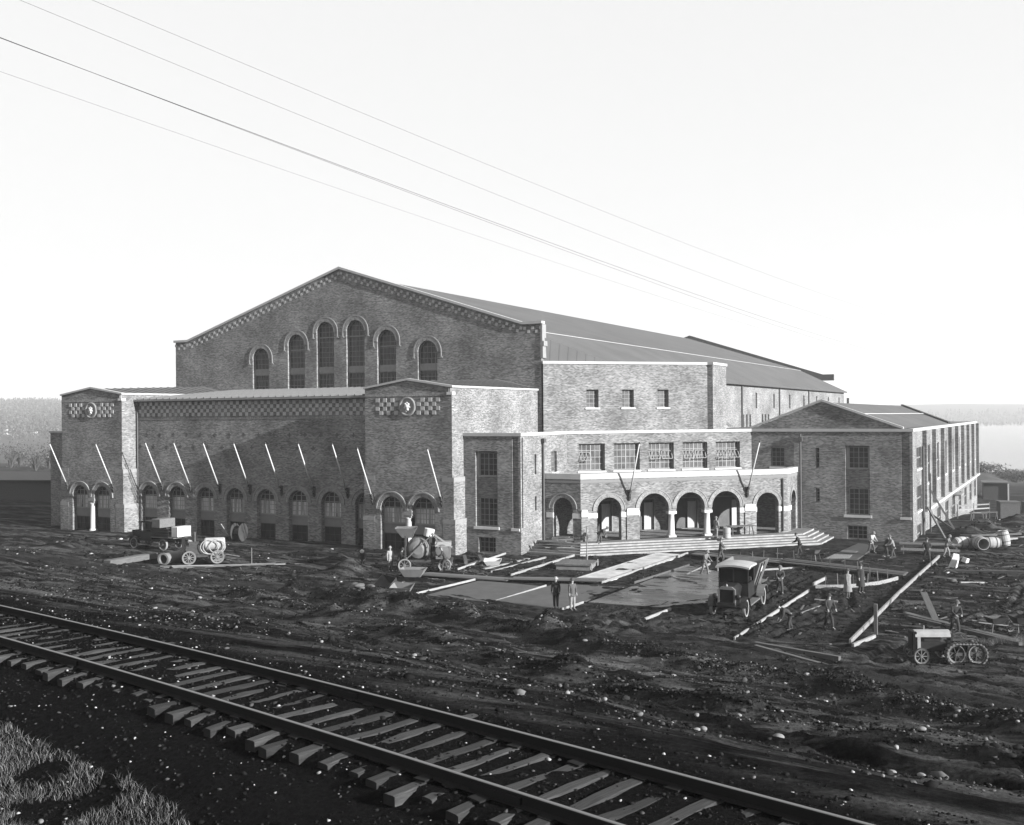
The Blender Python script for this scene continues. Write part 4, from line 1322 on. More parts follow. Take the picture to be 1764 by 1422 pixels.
for pts, N, w in ((BERM1, 9000, 0.6), (BERM2, 4200, 0.55)):
    k = rng.integers(0, len(pts)-1, N); t = rng.uniform(0, 1, N); pa = np.array(pts)
    pxy = pa[k]*(1-t[:, None])+pa[k+1]*t[:, None]+rng.normal(0, w, (N, 2))
    parts.append((pxy[:, 0], pxy[:, 1], np.exp(rng.normal(-3.6, 0.5, N)).clip(.015, .12)))
x = np.concatenate([p[0] for p in parts]); y = np.concatenate([p[1] for p in parts]); r = np.concatenate([p[2] for p in parts])
put('gravel', x, y, r, 0.25, M_GRAVEL, 'pale pebbles and gravel strewn over the churned verge')
x, y, q = scatter(15000, 18, 46, -4.8, 1.9, 0.8, 64, -0.2)
put('ballast', x, y, np.exp(rng.normal(-4.25, 0.4, len(x))).clip(.008, .04), 0.2, stone_material('ballast', [(0, .006), (.8, .014), (.94, .05), (1, .3)]), 'dark cinder ballast under and beside the railway ties')
x, y, q = scatter(22000, -10, 50, 4, 33, 1.5, 65, 0.0)
put('earth_clods', x, y, np.exp(rng.normal(-3.4, 0.45, len(x))).clip(.02, .13), 0.1, M_CLOD, 'dark clods of turned earth', 'earth')
N = 60000
x = rng.uniform(-38, 44, N); y = rng.uniform(-27, 16, N)
k = (fbm(x/1.6, y/1.6, 67, 3)+rng.uniform(-.1, .1, N) > 0.0) & ~((y > -0.8) & (x < 1)) & ~((x > 13.9) & (x < 17) & (y > -9)) & ~((x > 18.2) & (x < 25.8) & (y > -15.2)) & ~((y > 2.5) & (x < 10)) & ~((x > 8.3) & (x < 18.2) & (y > -18) & (y < -9.5))
k &= ~((x-y > 6.4) & False) & (x-y > 6.0)
x, y = x[k], y[k]
put('earth_clods', x, y, np.exp(rng.normal(-3.25, 0.4, len(x))).clip(.015, .12), 0.1, stone_material('site_clod', [(0, .006), (.6, .014), (.92, .03), (1, .08)]), 'crumbled earth covering the building site', 'earth')
x = rng.uniform(-40, 45, 9000); y = rng.uniform(-22, 60, 9000)
k = ((x < 7) & (y < 0.5)) | ((x > 34.3) & (y > -20))
k &= ~((x > -46) & (x < 1) & (y > -1)) & (fbm(x/3, y/3, 66, 3) > -0.05)
x, y = x[k], y[k]
put('site_rubble', x, y, np.exp(rng.normal(-2.5, 0.5, len(x))).clip(.04, .35), 0.1, stone_material('rubble', [(0, .006), (.82, .016), (.93, .06), (1, .3)]), 'scattered earth lumps and rubble round the building', 'rubble')
cob = [(35.6, -54.9, .12), (36.3, -55.1, .1), (37.6, -54.2, .11), (39.0, -54.3, .2), (39.15, -54.45, .14), (38.85, -54.25, .12), (41.0, -56.1, .12), (30.5, -52.7, .12), (33.2, -52.6, .13), (29.5, -50.5, .14), (26.0, -49.2, .15), (25.2, -49.7, .14), (21.5, -47.6, .17), (21.0, -47.9, .14), (40.6, -49.4, .16), (36.0, -43.0, .2), (42.3, -57.6, .11), (41.6, -57.9, .1), (23.4, -52.7, .12), (28.3, -52.1, .12), (31.9, -54.2, .1), (34.2, -49.5, .13), (19.0, -46.9, .15), (14.0, -42, .2), (37.9, -57.6, .1), (38.9, -57.9, .12), (30.9, -36.2, .22), (25.2, -31.0, .25), (5.5, -33.0, .25), (40.0, -52.0, .14), (32.7, -63.2, .08), (36.0, -63.2, .07)]
for i, (x, y, r) in enumerate(cob):
    v = ICO_V*(1+0.15*rng.standard_normal((12, 1)))*np.array([r*.7, r*.55, r*.38])
    me = np_mesh('cobble', v, ICO_F); me.materials.append(M_COBBLE)
    o = bpy.data.objects.new('cobble', me); COL.objects.link(o)
    sd = o.modifiers.new('sub', 'SUBSURF'); sd.levels = sd.render_levels = 1
    o.location = (x, y, gz(x, y)+r*0.35); o.rotation_euler = (0, 0, random.uniform(0, 6))
    tag(o, 'pale rounded cobble lying loose on the dark ground near the railway', 'stone', 'pale cobbles beside the railway')

# ------------------------------------------------------------------ grass
def grass(name, pts, hmin, hmax, label, v):
    N = len(pts)
    a = rng.uniform(0, 2*PI, N); h = rng.uniform(hmin, hmax, N); w = rng.uniform(.0015, .004, N)*np.clip(hmax/0.3, .6, 2)
    lx = rng.normal(0, .6, N)*h; ly = rng.normal(0, .6, N)*h
    b0 = pts+np.stack([np.cos(a)*w, np.sin(a)*w, 0*a], 1); b1 = pts-np.stack([np.cos(a)*w, np.sin(a)*w, 0*a], 1)
    m0 = pts+np.stack([lx*.35+np.cos(a)*w*.7, ly*.35+np.sin(a)*w*.7, h*.6], 1); m1 = pts+np.stack([lx*.35-np.cos(a)*w*.7, ly*.35-np.sin(a)*w*.7, h*.6], 1)
    tp = pts+np.stack([lx, ly, h*.92], 1)
    v_ = np.stack([b0, b1, m0, m1, tp], 1).reshape(-1, 3)
    o5 = (np.arange(N)*5)[:, None]
    f = np.concatenate([o5+np.array([[0, 1, 3]]), o5+np.array([[0, 3, 2]]), o5+np.array([[2, 3, 4]])])
    me = np_mesh(name, v_, f); me.materials.append(stone_material(name+'_blades', [(0, v*.4), (.6, v), (1, v*2.2)]))
    o = bpy.data.objects.new(name, me); COL.objects.link(o)
    return tag(o, label, 'grass', kind='stuff')
N = 110000
x = rng.uniform(24, 37, N); q = rng.uniform(-9, -2.2, N); y = Yc(x)+q/.965
edge = -61.3-(x-29.6)*0.30
k = (y < edge+0.5*fbm(x, y, 71, 3)) & (fbm(x/0.7, y/0.7, 72, 3) > -0.1)
x, y = x[k], y[k]
grass('grass', np.stack([x, y, ground(x, y)], 1), .04, .13, 'dry grass on the bank at the bottom left corner', .10)
N = 16000
x = rng.uniform(38.6, 44, N); y = rng.uniform(-18.6, -14.5, N); k = fbm(x/1.2, y/1.2, 73, 3)+0.18*(1-((y+16.6-(x-40)*0.9)/1.0)**2) > 0.05
x, y = x[k], y[k]
grass('grass', np.stack([x, y, ground(x, y)], 1), .1, .32, 'pale tuft of dry grass behind the crawler tractor', .09)

# ------------------------------------------------------------------ timber lying and standing about the site
def board(a, b_, w, h, label, mt=None, lift=0.0, name='board', cat='board', group=None, za=None, zb=None):
    za = gz(*a) if za is None else za
    zb = gz(*b_) if zb is None else zb
    A = Vector((a[0], a[1], za+h/2+lift)); B = Vector((b_[0], b_[1], zb+h/2+lift))
    L_ = (B-A).length
    mb = MB()
    mb.box(-w/2, w/2, 0, L_, -h/2, h/2)
    o = mb.build(name, mt or M_WOODL)
    d = (B-A).normalized()
    o.location = A
    o.rotation_euler = d.to_track_quat('Y', 'Z').to_euler()
    return tag(o, label, cat, group)
FG = 'pale form boards set on edge for the court paving'
board((7.55, -16.9), (8.45, -10.6), .05, .13, 'pale form board nearest the rubble heap left of the court', group=FG, name='form_board')
board((13.0, -17.7), (13.6, -11.0), .05, .14, 'pale form board left of the two standing men', group=FG, name='form_board')
board((18.05, -18.1), (18.15, -15.4), .06, .13, 'short form board at the feet of the man in light trousers', group=FG, name='form_board')
board((23.15, -18.6), (23.5, -15.5), .1, .14, 'short thick form board in front of the dump truck', group=FG, name='form_board')
board((28.6, -20.7), (29.1, -6.2), .08, .17, 'long form board right of the dump truck', group=FG, name='form_board')
board((28.8, -3.6), (28.9, -0.4), .1, .2, 'short form board in line behind the long one right of the truck', group=FG, name='form_board')
board((34.0, -20.2), (34.05, -5.0), .1, .2, 'near half of the long form board running back to the right wing', group=FG, name='form_board')
board((34.05, -4.95), (34.5, 13.3), .1, .2, 'far half of the long form board running back to the right wing', group=FG, name='form_board')
board((14.2, -8.4), (14.55, 6.6), .08, .16, 'left edge form board of the pale concrete walk', group=FG, name='form_board')
board((16.4, -8.6), (16.7, 7.9), .08, .16, 'right edge form board of the pale concrete walk', group=FG, name='form_board')
board((18.4, -8.0), (18.9, 1.6), .08, .14, 'form board along the left edge of the wet slab', M_WOODD, group=FG, name='form_board')
board((20.1, -2.6), (20.0, 3.0), .1, .14, 'tilted form board crossing the back of the wet slab', group=FG, name='form_board')
board((9.5, -8.1), (9.4, 2.5), .08, .16, 'form board running up to the left end of the entrance steps', group=FG, name='form_board')
board((7.2, -6.8), (7.7, 1.0), .08, .14, 'form board second left of the entrance steps', group=FG, name='form_board')
board((5.1, -7.8), (4.1, 1.2), .08, .14, 'form board running back beside the near tower', group=FG, name='form_board')
board((6.4, -6.4), (6.6, 0.2), .3, .06, 'pale plank lying among boards left of the steps', name='plank', cat='plank')
board((4.8, -6.1), (3.6, -1.2), .2, .1, 'weathered plank lying beside the concrete mixer', M_WOODM, name='plank', cat='plank')
board((3.9, -4.6), (2.0, -1.6), .25, .25, 'dark timber lying at the foot of the near tower', M_WOODD, name='timber', cat='timber')
board((5.0, -4.0), (2.9, -0.9), .25, .25, 'second dark timber lying at the foot of the near tower', M_WOODD, name='timber', cat='timber')
# barrow runs of planks
for i in range(3):
    board((4.4, -10.5-i*.42), (10.6, -9.75-i*.42), .4, .06, ('back', 'middle', 'front')[i]+' plank of the barrow run starting at the mixer', M_WOODM, .12, 'plank', 'plank', 'planks of the barrow runs')
    board((10.5, -9.6-i*.42), (16.5, -7.9-i*.42), .4, .06, ('back', 'middle', 'front')[i]+' plank of the barrow run ending at the pale walk', M_WOODM, .19, 'plank', 'plank', 'planks of the barrow runs')
    board((17.6, 7.2-i*.5), (25.0, 5.2-i*.5), .46, .06, ('back', 'middle', 'front')[i]+' plank of the run passing behind the dump truck', M_WOODM, .25, 'plank', 'plank', 'planks of the barrow runs')
    board((24.9, 5.3-i*.5), (33.6, 2.4-i*.5), .46, .06, ('back', 'middle', 'front')[i]+' plank of the run behind the couple in coats', M_WOODD, .3, 'plank', 'plank', 'planks of the barrow runs')
# walk slab, wet slab and other pours
def slab(name, pts, z0, z1, mt, label, cat='slab'):
    n_ = len(pts)
    mb = MB(); mb.add([(x, y, z0) for x, y in pts]+[(x, y, z1) for x, y in pts], [tuple(range(n_, 2*n_))]+[(i, (i+1) % n_, n_+(i+1) % n_, n_+i) for i in range(n_)])
    return tag(mb.build(name, mt), label, cat)
M_CONCP = gmat('fresh_walk', 0.30, 0.9, 0.45, 0.9, (1, 1, 1), detail=3)
sl = thing('concrete_walk', 'pale new concrete walk running towards the entrance steps', 'walk')
for k in range(6):
    y0 = -8.4+k*2.55; xo = 14.25+0.36*(k*2.55)/15; xo2 = 14.25+0.36*((k+1)*2.55)/15
    mb = MB(); mb.hexa([(xo, y0, -.2), (xo+2.1, y0, -.2), (xo2+2.1, y0+2.52, -.2), (xo2, y0+2.52, -.2), (xo, y0, .09), (xo+2.1, y0, .09), (xo2+2.1, y0+2.52, .09), (xo2, y0+2.52, .09)])
    mb.build('walk_panel', M_CONCP, sl)
mt, n, l, b = mat_base('wet_concrete')
tcx = n.new('ShaderNodeTexCoord'); nzx = n.new('ShaderNodeTexNoise'); nzx.inputs['Scale'].default_value = 0.9; nzx.inputs['Detail'].default_value = 3
mpx = n.new('ShaderNodeMapping'); mpx.inputs['Scale'].default_value = (0.5, 1.6, 1)
l.new(tcx.outputs['Object'], mpx.inputs[0]); l.new(mpx.outputs[0], nzx.inputs['Vector'])
rm = n.new('ShaderNodeMapRange'); rm.inputs['From Min'].default_value = .35; rm.inputs['From Max'].default_value = .65; rm.inputs['To Min'].default_value = .12; rm.inputs['To Max'].default_value = .5
l.new(nzx.outputs['Fac'], rm.inputs['Value']); l.new(rm.outputs[0], b.inputs['Roughness'])
rm2 = n.new('ShaderNodeMapRange'); rm2.inputs['From Min'].default_value = .35; rm2.inputs['From Max'].default_value = .65; rm2.inputs['To Min'].default_value = .03; rm2.inputs['To Max'].default_value = .075
l.new(nzx.outputs['Fac'], rm2.inputs['Value']); l.new(rm2.outputs[0], b.inputs['Base Color'])
slab('wet_slab', [(18.4, -15.2), (22.7, -14.9), (25.5, -11.0), (25.6, -2.5), (22.6, -1.0), (18.9, 1.4)], -.2, .06, MATS['wet_concrete'], 'wet freshly floated concrete slab left of the dump truck')
M_GRADE = gmat('graded_sand', 0.05, 0.95, 0.25, 1.2, bump=0.2)
slab('graded_bay', [(8.5, -17.2), (13.0, -17.6), (13.6, -11.2), (8.6, -10.8)], -.3, .05, M_GRADE, 'smooth graded bay of sand between the two left form boards', 'graded bay')
slab('graded_bay', [(13.15, -17.6), (18.0, -17.9), (18.2, -9.2), (13.8, -9.8)], -.3, .045, M_GRADE, 'graded bay of sand behind the two standing men', 'graded bay')
M_TARP = gmat('tarpaulin', 0.03, 0.8, 0.4, 1.2)
slab('tarpaulin', [(26.9, 8.7), (29.2, 9.8), (29.3, 18.5), (27.6, 19.4)], -.3, .1, M_TARP, 'dark tarpaulin spread below the right end of the steps', 'tarpaulin')
slab('pale_panel', [(27.1, 9.0), (28.6, 9.7), (28.5, 11.6), (27.2, 11.4)], .05, .13, M_WOODL, 'pale panel lying on the dark tarpaulin', 'panel')
slab('pale_panel', [(27.3, 12.4), (28.5, 12.6), (28.5, 14.2), (27.3, 14.3)], .05, .13, M_WOODM, 'greyer panel lying behind the pale one on the tarpaulin', 'panel')
# low platform (covered pit) with a survey stake
pf = thing('pit_cover', 'low square concrete pit cover in front of the entrance steps', 'pit cover', (11.9, -2.6, 0), math.radians(12))
for i in range(4):
    mb = MB(); mb.box(-1.3+i*.66, -1.3+i*.66+.64, -1.3, 1.3, .32, .42); mb.build('cover_plank', M_WOODM, pf)
mb = MB(); mb.box(-1.2, 1.2, -1.2, 1.2, -.3, .318); mb.build('curb', M_CONC, pf)
for sx in (-1, 1):
    mb = MB(); mb.box(1.31, 1.36, sx*1.1-.1, sx*1.1+.1, -.1, .5); mb.build('brace', M_WOODL, pf)
stk = MB(); stk.bar((0, 0, -.2), (0, 0, 2.6), .06, .06); stk.bar((0, 0, -.2), (0, 0, .5), .12, .1)
o = stk.build('survey_stake', M_WOODL); o.location = (11.3, 0.6, 0); tag(o, 'tall pale stake behind the pit cover', 'stake')
# curved forms of the oval bed with their stakes
def curved_form(pts, label, w=.08, h=.22):
    mb = MB()
    for a, b_ in zip(pts[:-1], pts[1:]):
        mb.bar((a[0], a[1], h/2+.02), (b_[0], b_[1], h/2+.02), w, h)
    return tag(mb.build('curved_form', M_WOODL), label, 'form board')
curved_form([(29.1, -4.45), (29.9, -4.15), (30.7, -3.65), (31.6, -2.7), (32.4, -1.35), (32.9, .1), (33.2, 1.2)], 'bent pale form board curving in front of the couple in coats')
curved_form([(21.5, -.1), (21.8, 2.4), (22.6, 4.4), (23.4, 5.6), (24.4, 6.6)], 'bent pale form board curving behind the dump truck')
board((24.1, 1.7), (26.5, 4.3), .08, .12, 'thin straight board inside the oval bed', name='board')
SG = 'stakes holding the curved forms'
sm_ = MB(); sm_.bar((0, 0, -.2), (0, 0, .95), .05, .05); STK = sm_.mesh('stake', M_WOODM)
sm_ = MB(); sm_.bar((0, 0, -.2), (0, 0, .95), .05, .05); STKD = sm_.mesh('stake', M_WOODD)
spts = [(21.3, .5), (21.35, 1.7), (21.6, 2.9), (22.0, 3.9), (22.6, 5.0), (23.2, 5.8), (24.0, 6.6), (25.3, 6.4), (26.6, 6.0), (27.7, 4.25), (28.5, 3.1), (29.6, 2.6), (30.6, 1.6), (31.6, .4), (29.6, -4.0), (30.3, -3.6), (31.1, -2.8), (31.8, -1.9), (32.3, -.9), (32.7, .3)]
for i, (x, y) in enumerate(spts):
    o = bpy.data.objects.new('stake', STK if i > 13 else STKD); COL.objects.link(o)
    o.location = (x, y, 0); o.rotation_euler = (random.uniform(-.06, .06), random.uniform(-.06, .06), random.uniform(0, 1)); o.scale = (1, 1, random.uniform(.7, 1.15))
    tag(o, 'thin wooden stake driven in along the oval bed', 'stake', SG)
board((30.25, -13.5), (30.6, -10.1), .1, .1, 'pale pole lying before the couple in coats')
board((30.0, -8.95), (31.3, -8.9), .14, .08, 'short pale board lying crosswise in front of the couple')
board((29.9, -21.75), (34.1, -23.25), .22, .2, 'dark timber lying before the long form board, back one of two', M_WOODD, name='timber', cat='timber')
board((30.2, -22.85), (34.2, -24.3), .22, .2, 'dark timber lying before the long form board, front one of two', M_WOODD, name='timber', cat='timber')
for i in range(3):
    board((35.2+i*.15, -10.8-i*.55), (40.8+i*.15, -15.8-i*.5), .22, .16, ('back', 'middle', 'front')[i]+' long dark timber lying behind the crawler tractor', M_WOODD, name='timber', cat='timber')
board((35.85, -8.0), (36.95, -12.5), .34, .05, 'wide pale plank propped on timbers left of the tractor driver', M_WOODM, name='plank', cat='plank', za=gz(35.85, -8)+.75, zb=gz(36.95, -12.5)+.1)
board((34.25, -20.9), (34.75, -17.9), .12, .16, 'short board beside the near end of the long form board', name='board')
board((37.0, .85), (38.3, 1.95), .16, .08, 'short white board on the dark ground right of the long form')
board((36.0, 3.2), (37.4, 4.6), .2, .08, 'greyish broken board lying near the right wing debris', M_WOODM)
board((35.6, 6.6), (41.5, 6.9), .3, .2, 'long dark squared timber lying on the right-hand debris', M_WOODD, name='timber', cat='timber')
board((35.8, 24.6), (39.5, 27.0), .3, .12, 'pale plank on the lumber pile beside the right wing', M_WOODM, name='plank', cat='plank', lift=.5)
board((34.9, 25.6), (40.4, 25.2), .3, .12, 'second plank on the lumber pile beside the right wing', M_WOODM, name='plank', cat='plank', lift=.35)
board((37.2, 22.5), (41.4, 28.2), .35, .12, 'third plank on the lumber pile beside the right wing', M_WOODL, name='plank', cat='plank', lift=.42)
st = MB(); st.bar((0, 0, -.2), (0, 0, 1.5), .16, .16); o = st.build('post', M_WOODM); o.location = (34.65, -16.95, gz(34.65, -16.95)); tag(o, 'short upright post right of the long form board', 'post')
# boards piled on the left flank of the steps
for i in range(9):
    x0 = 5.5+random.uniform(0, 1.2); yy = 2.9+random.uniform(0, 2.4); an = random.uniform(-.35, .35); L_ = random.uniform(1.6, 3.0)
    board((x0, yy), (x0+L_*math.cos(an), yy+L_*math.sin(an)), .22, .05, 'loose board of the lumber heap on the left end of the steps', M_WOODM if i % 3 else M_WOODL, .05*i, 'board', 'board', 'lumber heap on the steps', za=.45+.04*i, zb=.5+.045*i)
# props shoring the right wing flank
for i, (a, b_) in enumerate((((31.9, 31.0, 4.0), (34.2, 31.6, -.2)), ((31.9, 29.6, 2.4), (33.6, 27.4, -.2)), ((31.9, 33.2, 1.4), (34.3, 33.0, -.3)))):
    mb = MB(); mb.bar(a, b_, .14, .16)
    tag(mb.build('prop', M_WOODM), ('tallest', 'nearest', 'lowest')[i]+' raking timber prop against the bright right wing flank', 'prop', 'props against the right wing')
mb = MB(); mb.bar((32.0, 30.6, -.3), (32.0, 30.6, 5.4), .14, .14)
tag(mb.build('upright_pole', M_WOODM), 'upright scaffold pole by the right wing flank', 'pole')
# plank table where the men work at the corner of the right wing
tb = thing('work_bench', 'long low plank bench at the corner of the right wing', 'bench', (33.6, 15.4, 0), math.radians(8))
for i in range(3):
    mb = MB(); mb.box(-2.2, 2.2, -.6+i*.4, -.6+i*.4+.38, .74, .8); mb.build('bench_plank', M_WOODM, tb)
for sx in (-1.9, 0, 1.9):
    for sy in (-.5, .5):
        mb = MB(); mb.bar((sx, sy, -.1), (sx, sy, .74), .09, .09); mb.build('leg', M_WOODM, tb)
mb = MB(); mb.box(-2.1, 2.1, -.62, -.58, .3, .5); mb.build('rail', M_WOODL, tb)
# scaffold rail beside the side door
for i, yy in enumerate((50.5, 58.0)):
    t = thing('sawhorse', ('nearer', 'farther')[i]+' trestle standing on the ground beside the right wing', 'trestle', (34.6+i*.6, yy, gz(34.6+i*.6, yy)), .4, 'trestles beside the right wing')
    mb = MB(); mb.bar((-.9, 0, .8), (.9, 0, .8), .12, .12); mb.build('beam', M_WOODM, t)
    for sx in (-.75, .75):
        for sy in (-.35, .35):
            mb = MB(); mb.bar((sx, sy, 0), (sx, 0, .78), .07, .07); mb.build('leg', M_WOODM, t)
rl = thing('handrail', 'pale board railing beside the side door of the right wing', 'railing', (31.9, 56.0, gz(32.2, 56)))
for z in (.5, .95, 1.4):
    mb = MB(); mb.bar((0.2, -.5, z), (3.2, 3.5, z), .06, .14); mb.build('rail', M_WOODL, rl)
for t_ in (0, .5, 1):
    mb = MB(); mb.bar((.2+3*t_, -.5+4*t_, -.3), (.2+3*t_, -.5+4*t_, 1.6), .1, .1); mb.build('post', M_WOODL, rl)

# splintered offcuts strewn about the site
N = 400
cx_ = np.concatenate([rng.uniform(34.6, 43, 190), rng.uniform(2, 10, 90), rng.uniform(-22, -6, 60), rng.uniform(19, 33, 60)])
cy_ = np.concatenate([rng.uniform(-16, 58, 190), rng.uniform(-12, 2, 90), rng.uniform(-18, -9, 60), rng.uniform(-19, 12, 60)])
cz_ = ground(cx_, cy_)
mb = MB()
for x, y, z in zip(cx_, cy_, cz_):
    a = random.uniform(0, PI); L_ = random.uniform(.15, .9)*(1.9 if x > 34 and y > 5 else 1); w_ = random.uniform(.03, .1)
    d_ = Vector((math.cos(a), math.sin(a), random.uniform(-.15, .15)))*L_/2
    mb.bar(Vector((x, y, z+.05))-d_, Vector((x, y, z+.05))+d_, w_, .03)
tag(mb.build('wood_scraps', M_WOODM), 'small splintered wood scraps strewn over the site', 'wood scraps', kind='stuff')
# ------------------------------------------------------------------ barrels, pipe, heaps
def barrel(x, y, label, lying=None, mt=None, r=.42, L_=1.1, tilt=0.0):
    t = thing('barrel', label, 'barrel', (x, y, gz(x, y)), 0, 'barrels at the corner of the right wing')
    R_ = Matrix.Identity(4) if lying is None else Matrix.Translation((0, 0, r)) @ Matrix.Rotation(lying, 4, 'Z') @ Matrix.Rotation(PI/2, 4, 'Y') @ Matrix.Translation((0, 0, -L_/2))
    if tilt: R_ = Matrix.Rotation(tilt, 4, 'Y')
    mb = MB(); mb.lathe([(r*.82, 0), (r*.93, L_*.2), (r, L_*.5), (r*.93, L_*.8), (r*.82, L_), (r*.76, L_), (r*.84, L_*.5), (r*.76, L_*.06), (0.01, L_*.06)], n=18, caps=False); mb.xform(R_); mb.build('staves', mt or M_CANVAS, t)
    for zz, rr in ((.06, .85), (.28, .965), (.72, .965), (.94, .85)):
        hb = MB(); hb.lathe([(r*rr, L_*zz-.03), (r*rr+.012, L_*zz-.03), (r*rr+.012, L_*zz+.03), (r*rr, L_*zz+.03)], n=18, caps=False); hb.xform(R_); hb.build('hoop', M_IRON, t)
barrel(35.5, 19.5, 'pale barrel lying nearest the bench at the right wing corner', .9, r=.5, L_=1.5)
barrel(36.9, 19.2, 'pale barrel lying with its dark open end towards the railway', -1.15, r=.56, L_=1.5)
barrel(37.6, 21.0, 'pale barrel lying behind the open-ended one', .5, r=.46, L_=1.3)
barrel(38.6, 21.6, 'leaning barrel at the right end of the row', None, tilt=-.18, r=.45, L_=1.25)
for i, (x, y) in enumerate(((35.8, 8.8), (36.4, 11.4), (35.6, 13.2))):
    mb = MB(); mb.hexa([(-.25, -.3, 0), (.25, -.3, 0), (.3, .3, 0), (-.25, .3, 0), (-.2, -.28, .5), (.22, -.25, .55), (.25, .25, .5), (-.22, .28, .52)])
    o = mb.build('stone_block', M_STONE, bevel=.03); o.location = (x, y, gz(x, y)-.05); o.rotation_euler = (.2, .3, i); o.scale = ((1.0, 1, 1.5), (.7, .7, .7), (.8, .8, .8))[i]
    tag(o, ('larger white stone block lying right of the long form board', 'smaller white block behind the larger one', 'pale block nearest the plank bench')[i], 'stone block')
# concrete pipe by the compressor
pp = MB(); pp.lathe([(.47, 0), (.47, .12), (.42, .14), (.42, 2.0), (.33, 2.0), (.33, .0), (.47, 0)], n=24, caps=False)
pp.xform(Matrix.Translation((0, 0, .46)) @ Matrix.Rotation(math.radians(12), 4, 'Z') @ Matrix.Rotation(-PI/2, 4, 'X'))
o = pp.build('concrete_pipe', M_CONC, smooth=False); o.location = (-15.6, -15.2, gz(-15.6, -15.0)-.03); tag(o, 'short bell-mouthed concrete pipe lying by the compressor cart', 'pipe')
bt = MB(); bt.box(-.35, .35, 0, 4.6, 0, .42); o = bt.build('box_beam', M_WOODM, bevel=.03); o.location = (-18.0, -18.2, gz(-18, -17)); o.rotation_euler = (0, 0, math.radians(2)); tag(o, 'long pale box beam lying left of the concrete pipe', 'beam')
for i in range(5):
    board((-15.0+i*.25, -16.4+i*.12), (-9.2+i*.3, -11.4+i*.2-.5*(i % 2)), .25, .06, ORD[i]+' plank from the front under the compressor cart', M_WOODM if i % 2 else M_WOODL, .03*i, 'plank', 'plank', 'planks laid under the compressor')
st = MB(); st.bar((0, 0, -.2), (0, 0, 1.3), .04, .04); o = st.build('stake', M_WOODL); o.location = (-9.95, -12.05, gz(-9.95, -12.05)); tag(o, 'thin pale stake right of the compressor cart', 'stake')
# cement sack heap and mixing trough near the left of the court
for i in range(7):
    x, y = 4.3+random.uniform(-.5, .5), -18.2+random.uniform(-.7, .7)
    mb = MB(); mb.lathe([(.02, -.38), (.16, -.3), (.24, -.1), (.25, .1), (.17, .3), (.02, .37)], n=10); mb.xform(Matrix.Rotation(random.uniform(0, 3), 4, 'Z') @ Matrix.Rotation(PI/2, 4, 'Y'))
    o = mb.build('cement_sack', M_BURLAP, smooth=True); o.location = (x, y, gz(x, y)+.12+.1*(i % 3)); o.scale = (1, 1, .6)
    tag(o, 'slumped pale cement sack in the heap left of the court', 'sack', 'heap of cement sacks')
def trough(x, y, rz, tilt, s_, label, mt):
    mb = MB()
    o_ = [(-.8, -.45), (.8, -.45), (.8, .45), (-.8, .45)]; i_ = [(-.5, -.3), (.5, -.3), (.5, .3), (-.5, .3)]
    mb.add([(x_, y_, .5) for x_, y_ in o_]+[(x_, y_, 0) for x_, y_ in i_]+[(x_*.95, y_*.95, .5) for x_, y_ in o_]+[(x_*.95, y_*.95, .04) for x_, y_ in i_],
           [(4, 5, 1, 0), (5, 6, 2, 1), (6, 7, 3, 2), (7, 4, 0, 3), (7, 6, 5, 4), (8, 9, 13, 12), (9, 10, 14, 13), (10, 11, 15, 14), (11, 8, 12, 15), (12, 13, 14, 15), (0, 1, 9, 8), (1, 2, 10, 9), (2, 3, 11, 10), (3, 0, 8, 11)])
    o = mb.build('mixing_trough', mt); o.location = (x, y, gz(x, y)+.05); o.rotation_euler = (tilt, 0, rz); o.scale = (s_, s_, s_)
    tag(o, label, 'trough'); return o
trough(5.0, -16.0, -.5, .75, 1.2, 'dark mixing trough tipped up on the rubble heap', M_IRON)
trough(6.4, -16.6, .2, .3, .9, 'pale mixing trough beside the tipped dark one', M_CONC)
trough(6.0, -4.3, .4, .2, .8, 'white trough among the boards left of the steps', M_STONE)
trough(3.9, -11.6, .3, .05, 1.1, 'pale trough on the ground in front of the concrete mixer', M_CONC)

# ------------------------------------------------------------------ wheels and vehicles
def wheel(parent, pos, r, w, axis, spokes=10, mt_t=None, mt_r=None, disc=False, tyre=.16):
    mt_t = mt_t or M_TYRE; mt_r = mt_r or M_GREYP
    ax = Vector(axis)
    mb = MB()
    ri = r*(1-tyre)
    mb.lathe([(ri*.86, -w*.3), (ri, -w*.4), (ri, w*.4), (ri*.86, w*.3), (ri*.86, -w*.3)], pos, ax, 24, caps=False)
    mb.lathe([(r*.17, -w*.6), (r*.17, w*.6)], pos, ax, 12)
    a = ax.orthogonal().normalized(); b_ = ax.cross(a)
    P_ = Vector(pos)
    if disc:
        mb.lathe([(ri*.9, -.02), (ri*.9, .02)], pos, ax, 24)
    else:
        for k in range(spokes):
            t = 2*PI*k/spokes
            d_ = a*math.cos(t)+b_*math.sin(t)
            mb.bar(P_+d_*r*.14, P_+d_*ri*.9, r*.09, w*.4, ax)
    wo_ = mb.build('wheel', mt_r, parent)
    tm = MB(); tm.lathe([(ri, -w*.45), (r*.97, -w*.5), (r, -w*.3), (r, w*.3), (r*.97, w*.5), (ri, w*.45), (ri, -w*.45)], pos, ax, 28, caps=False)
    tm.build('tyre', mt_t, wo_, smooth=False)
    return wo_
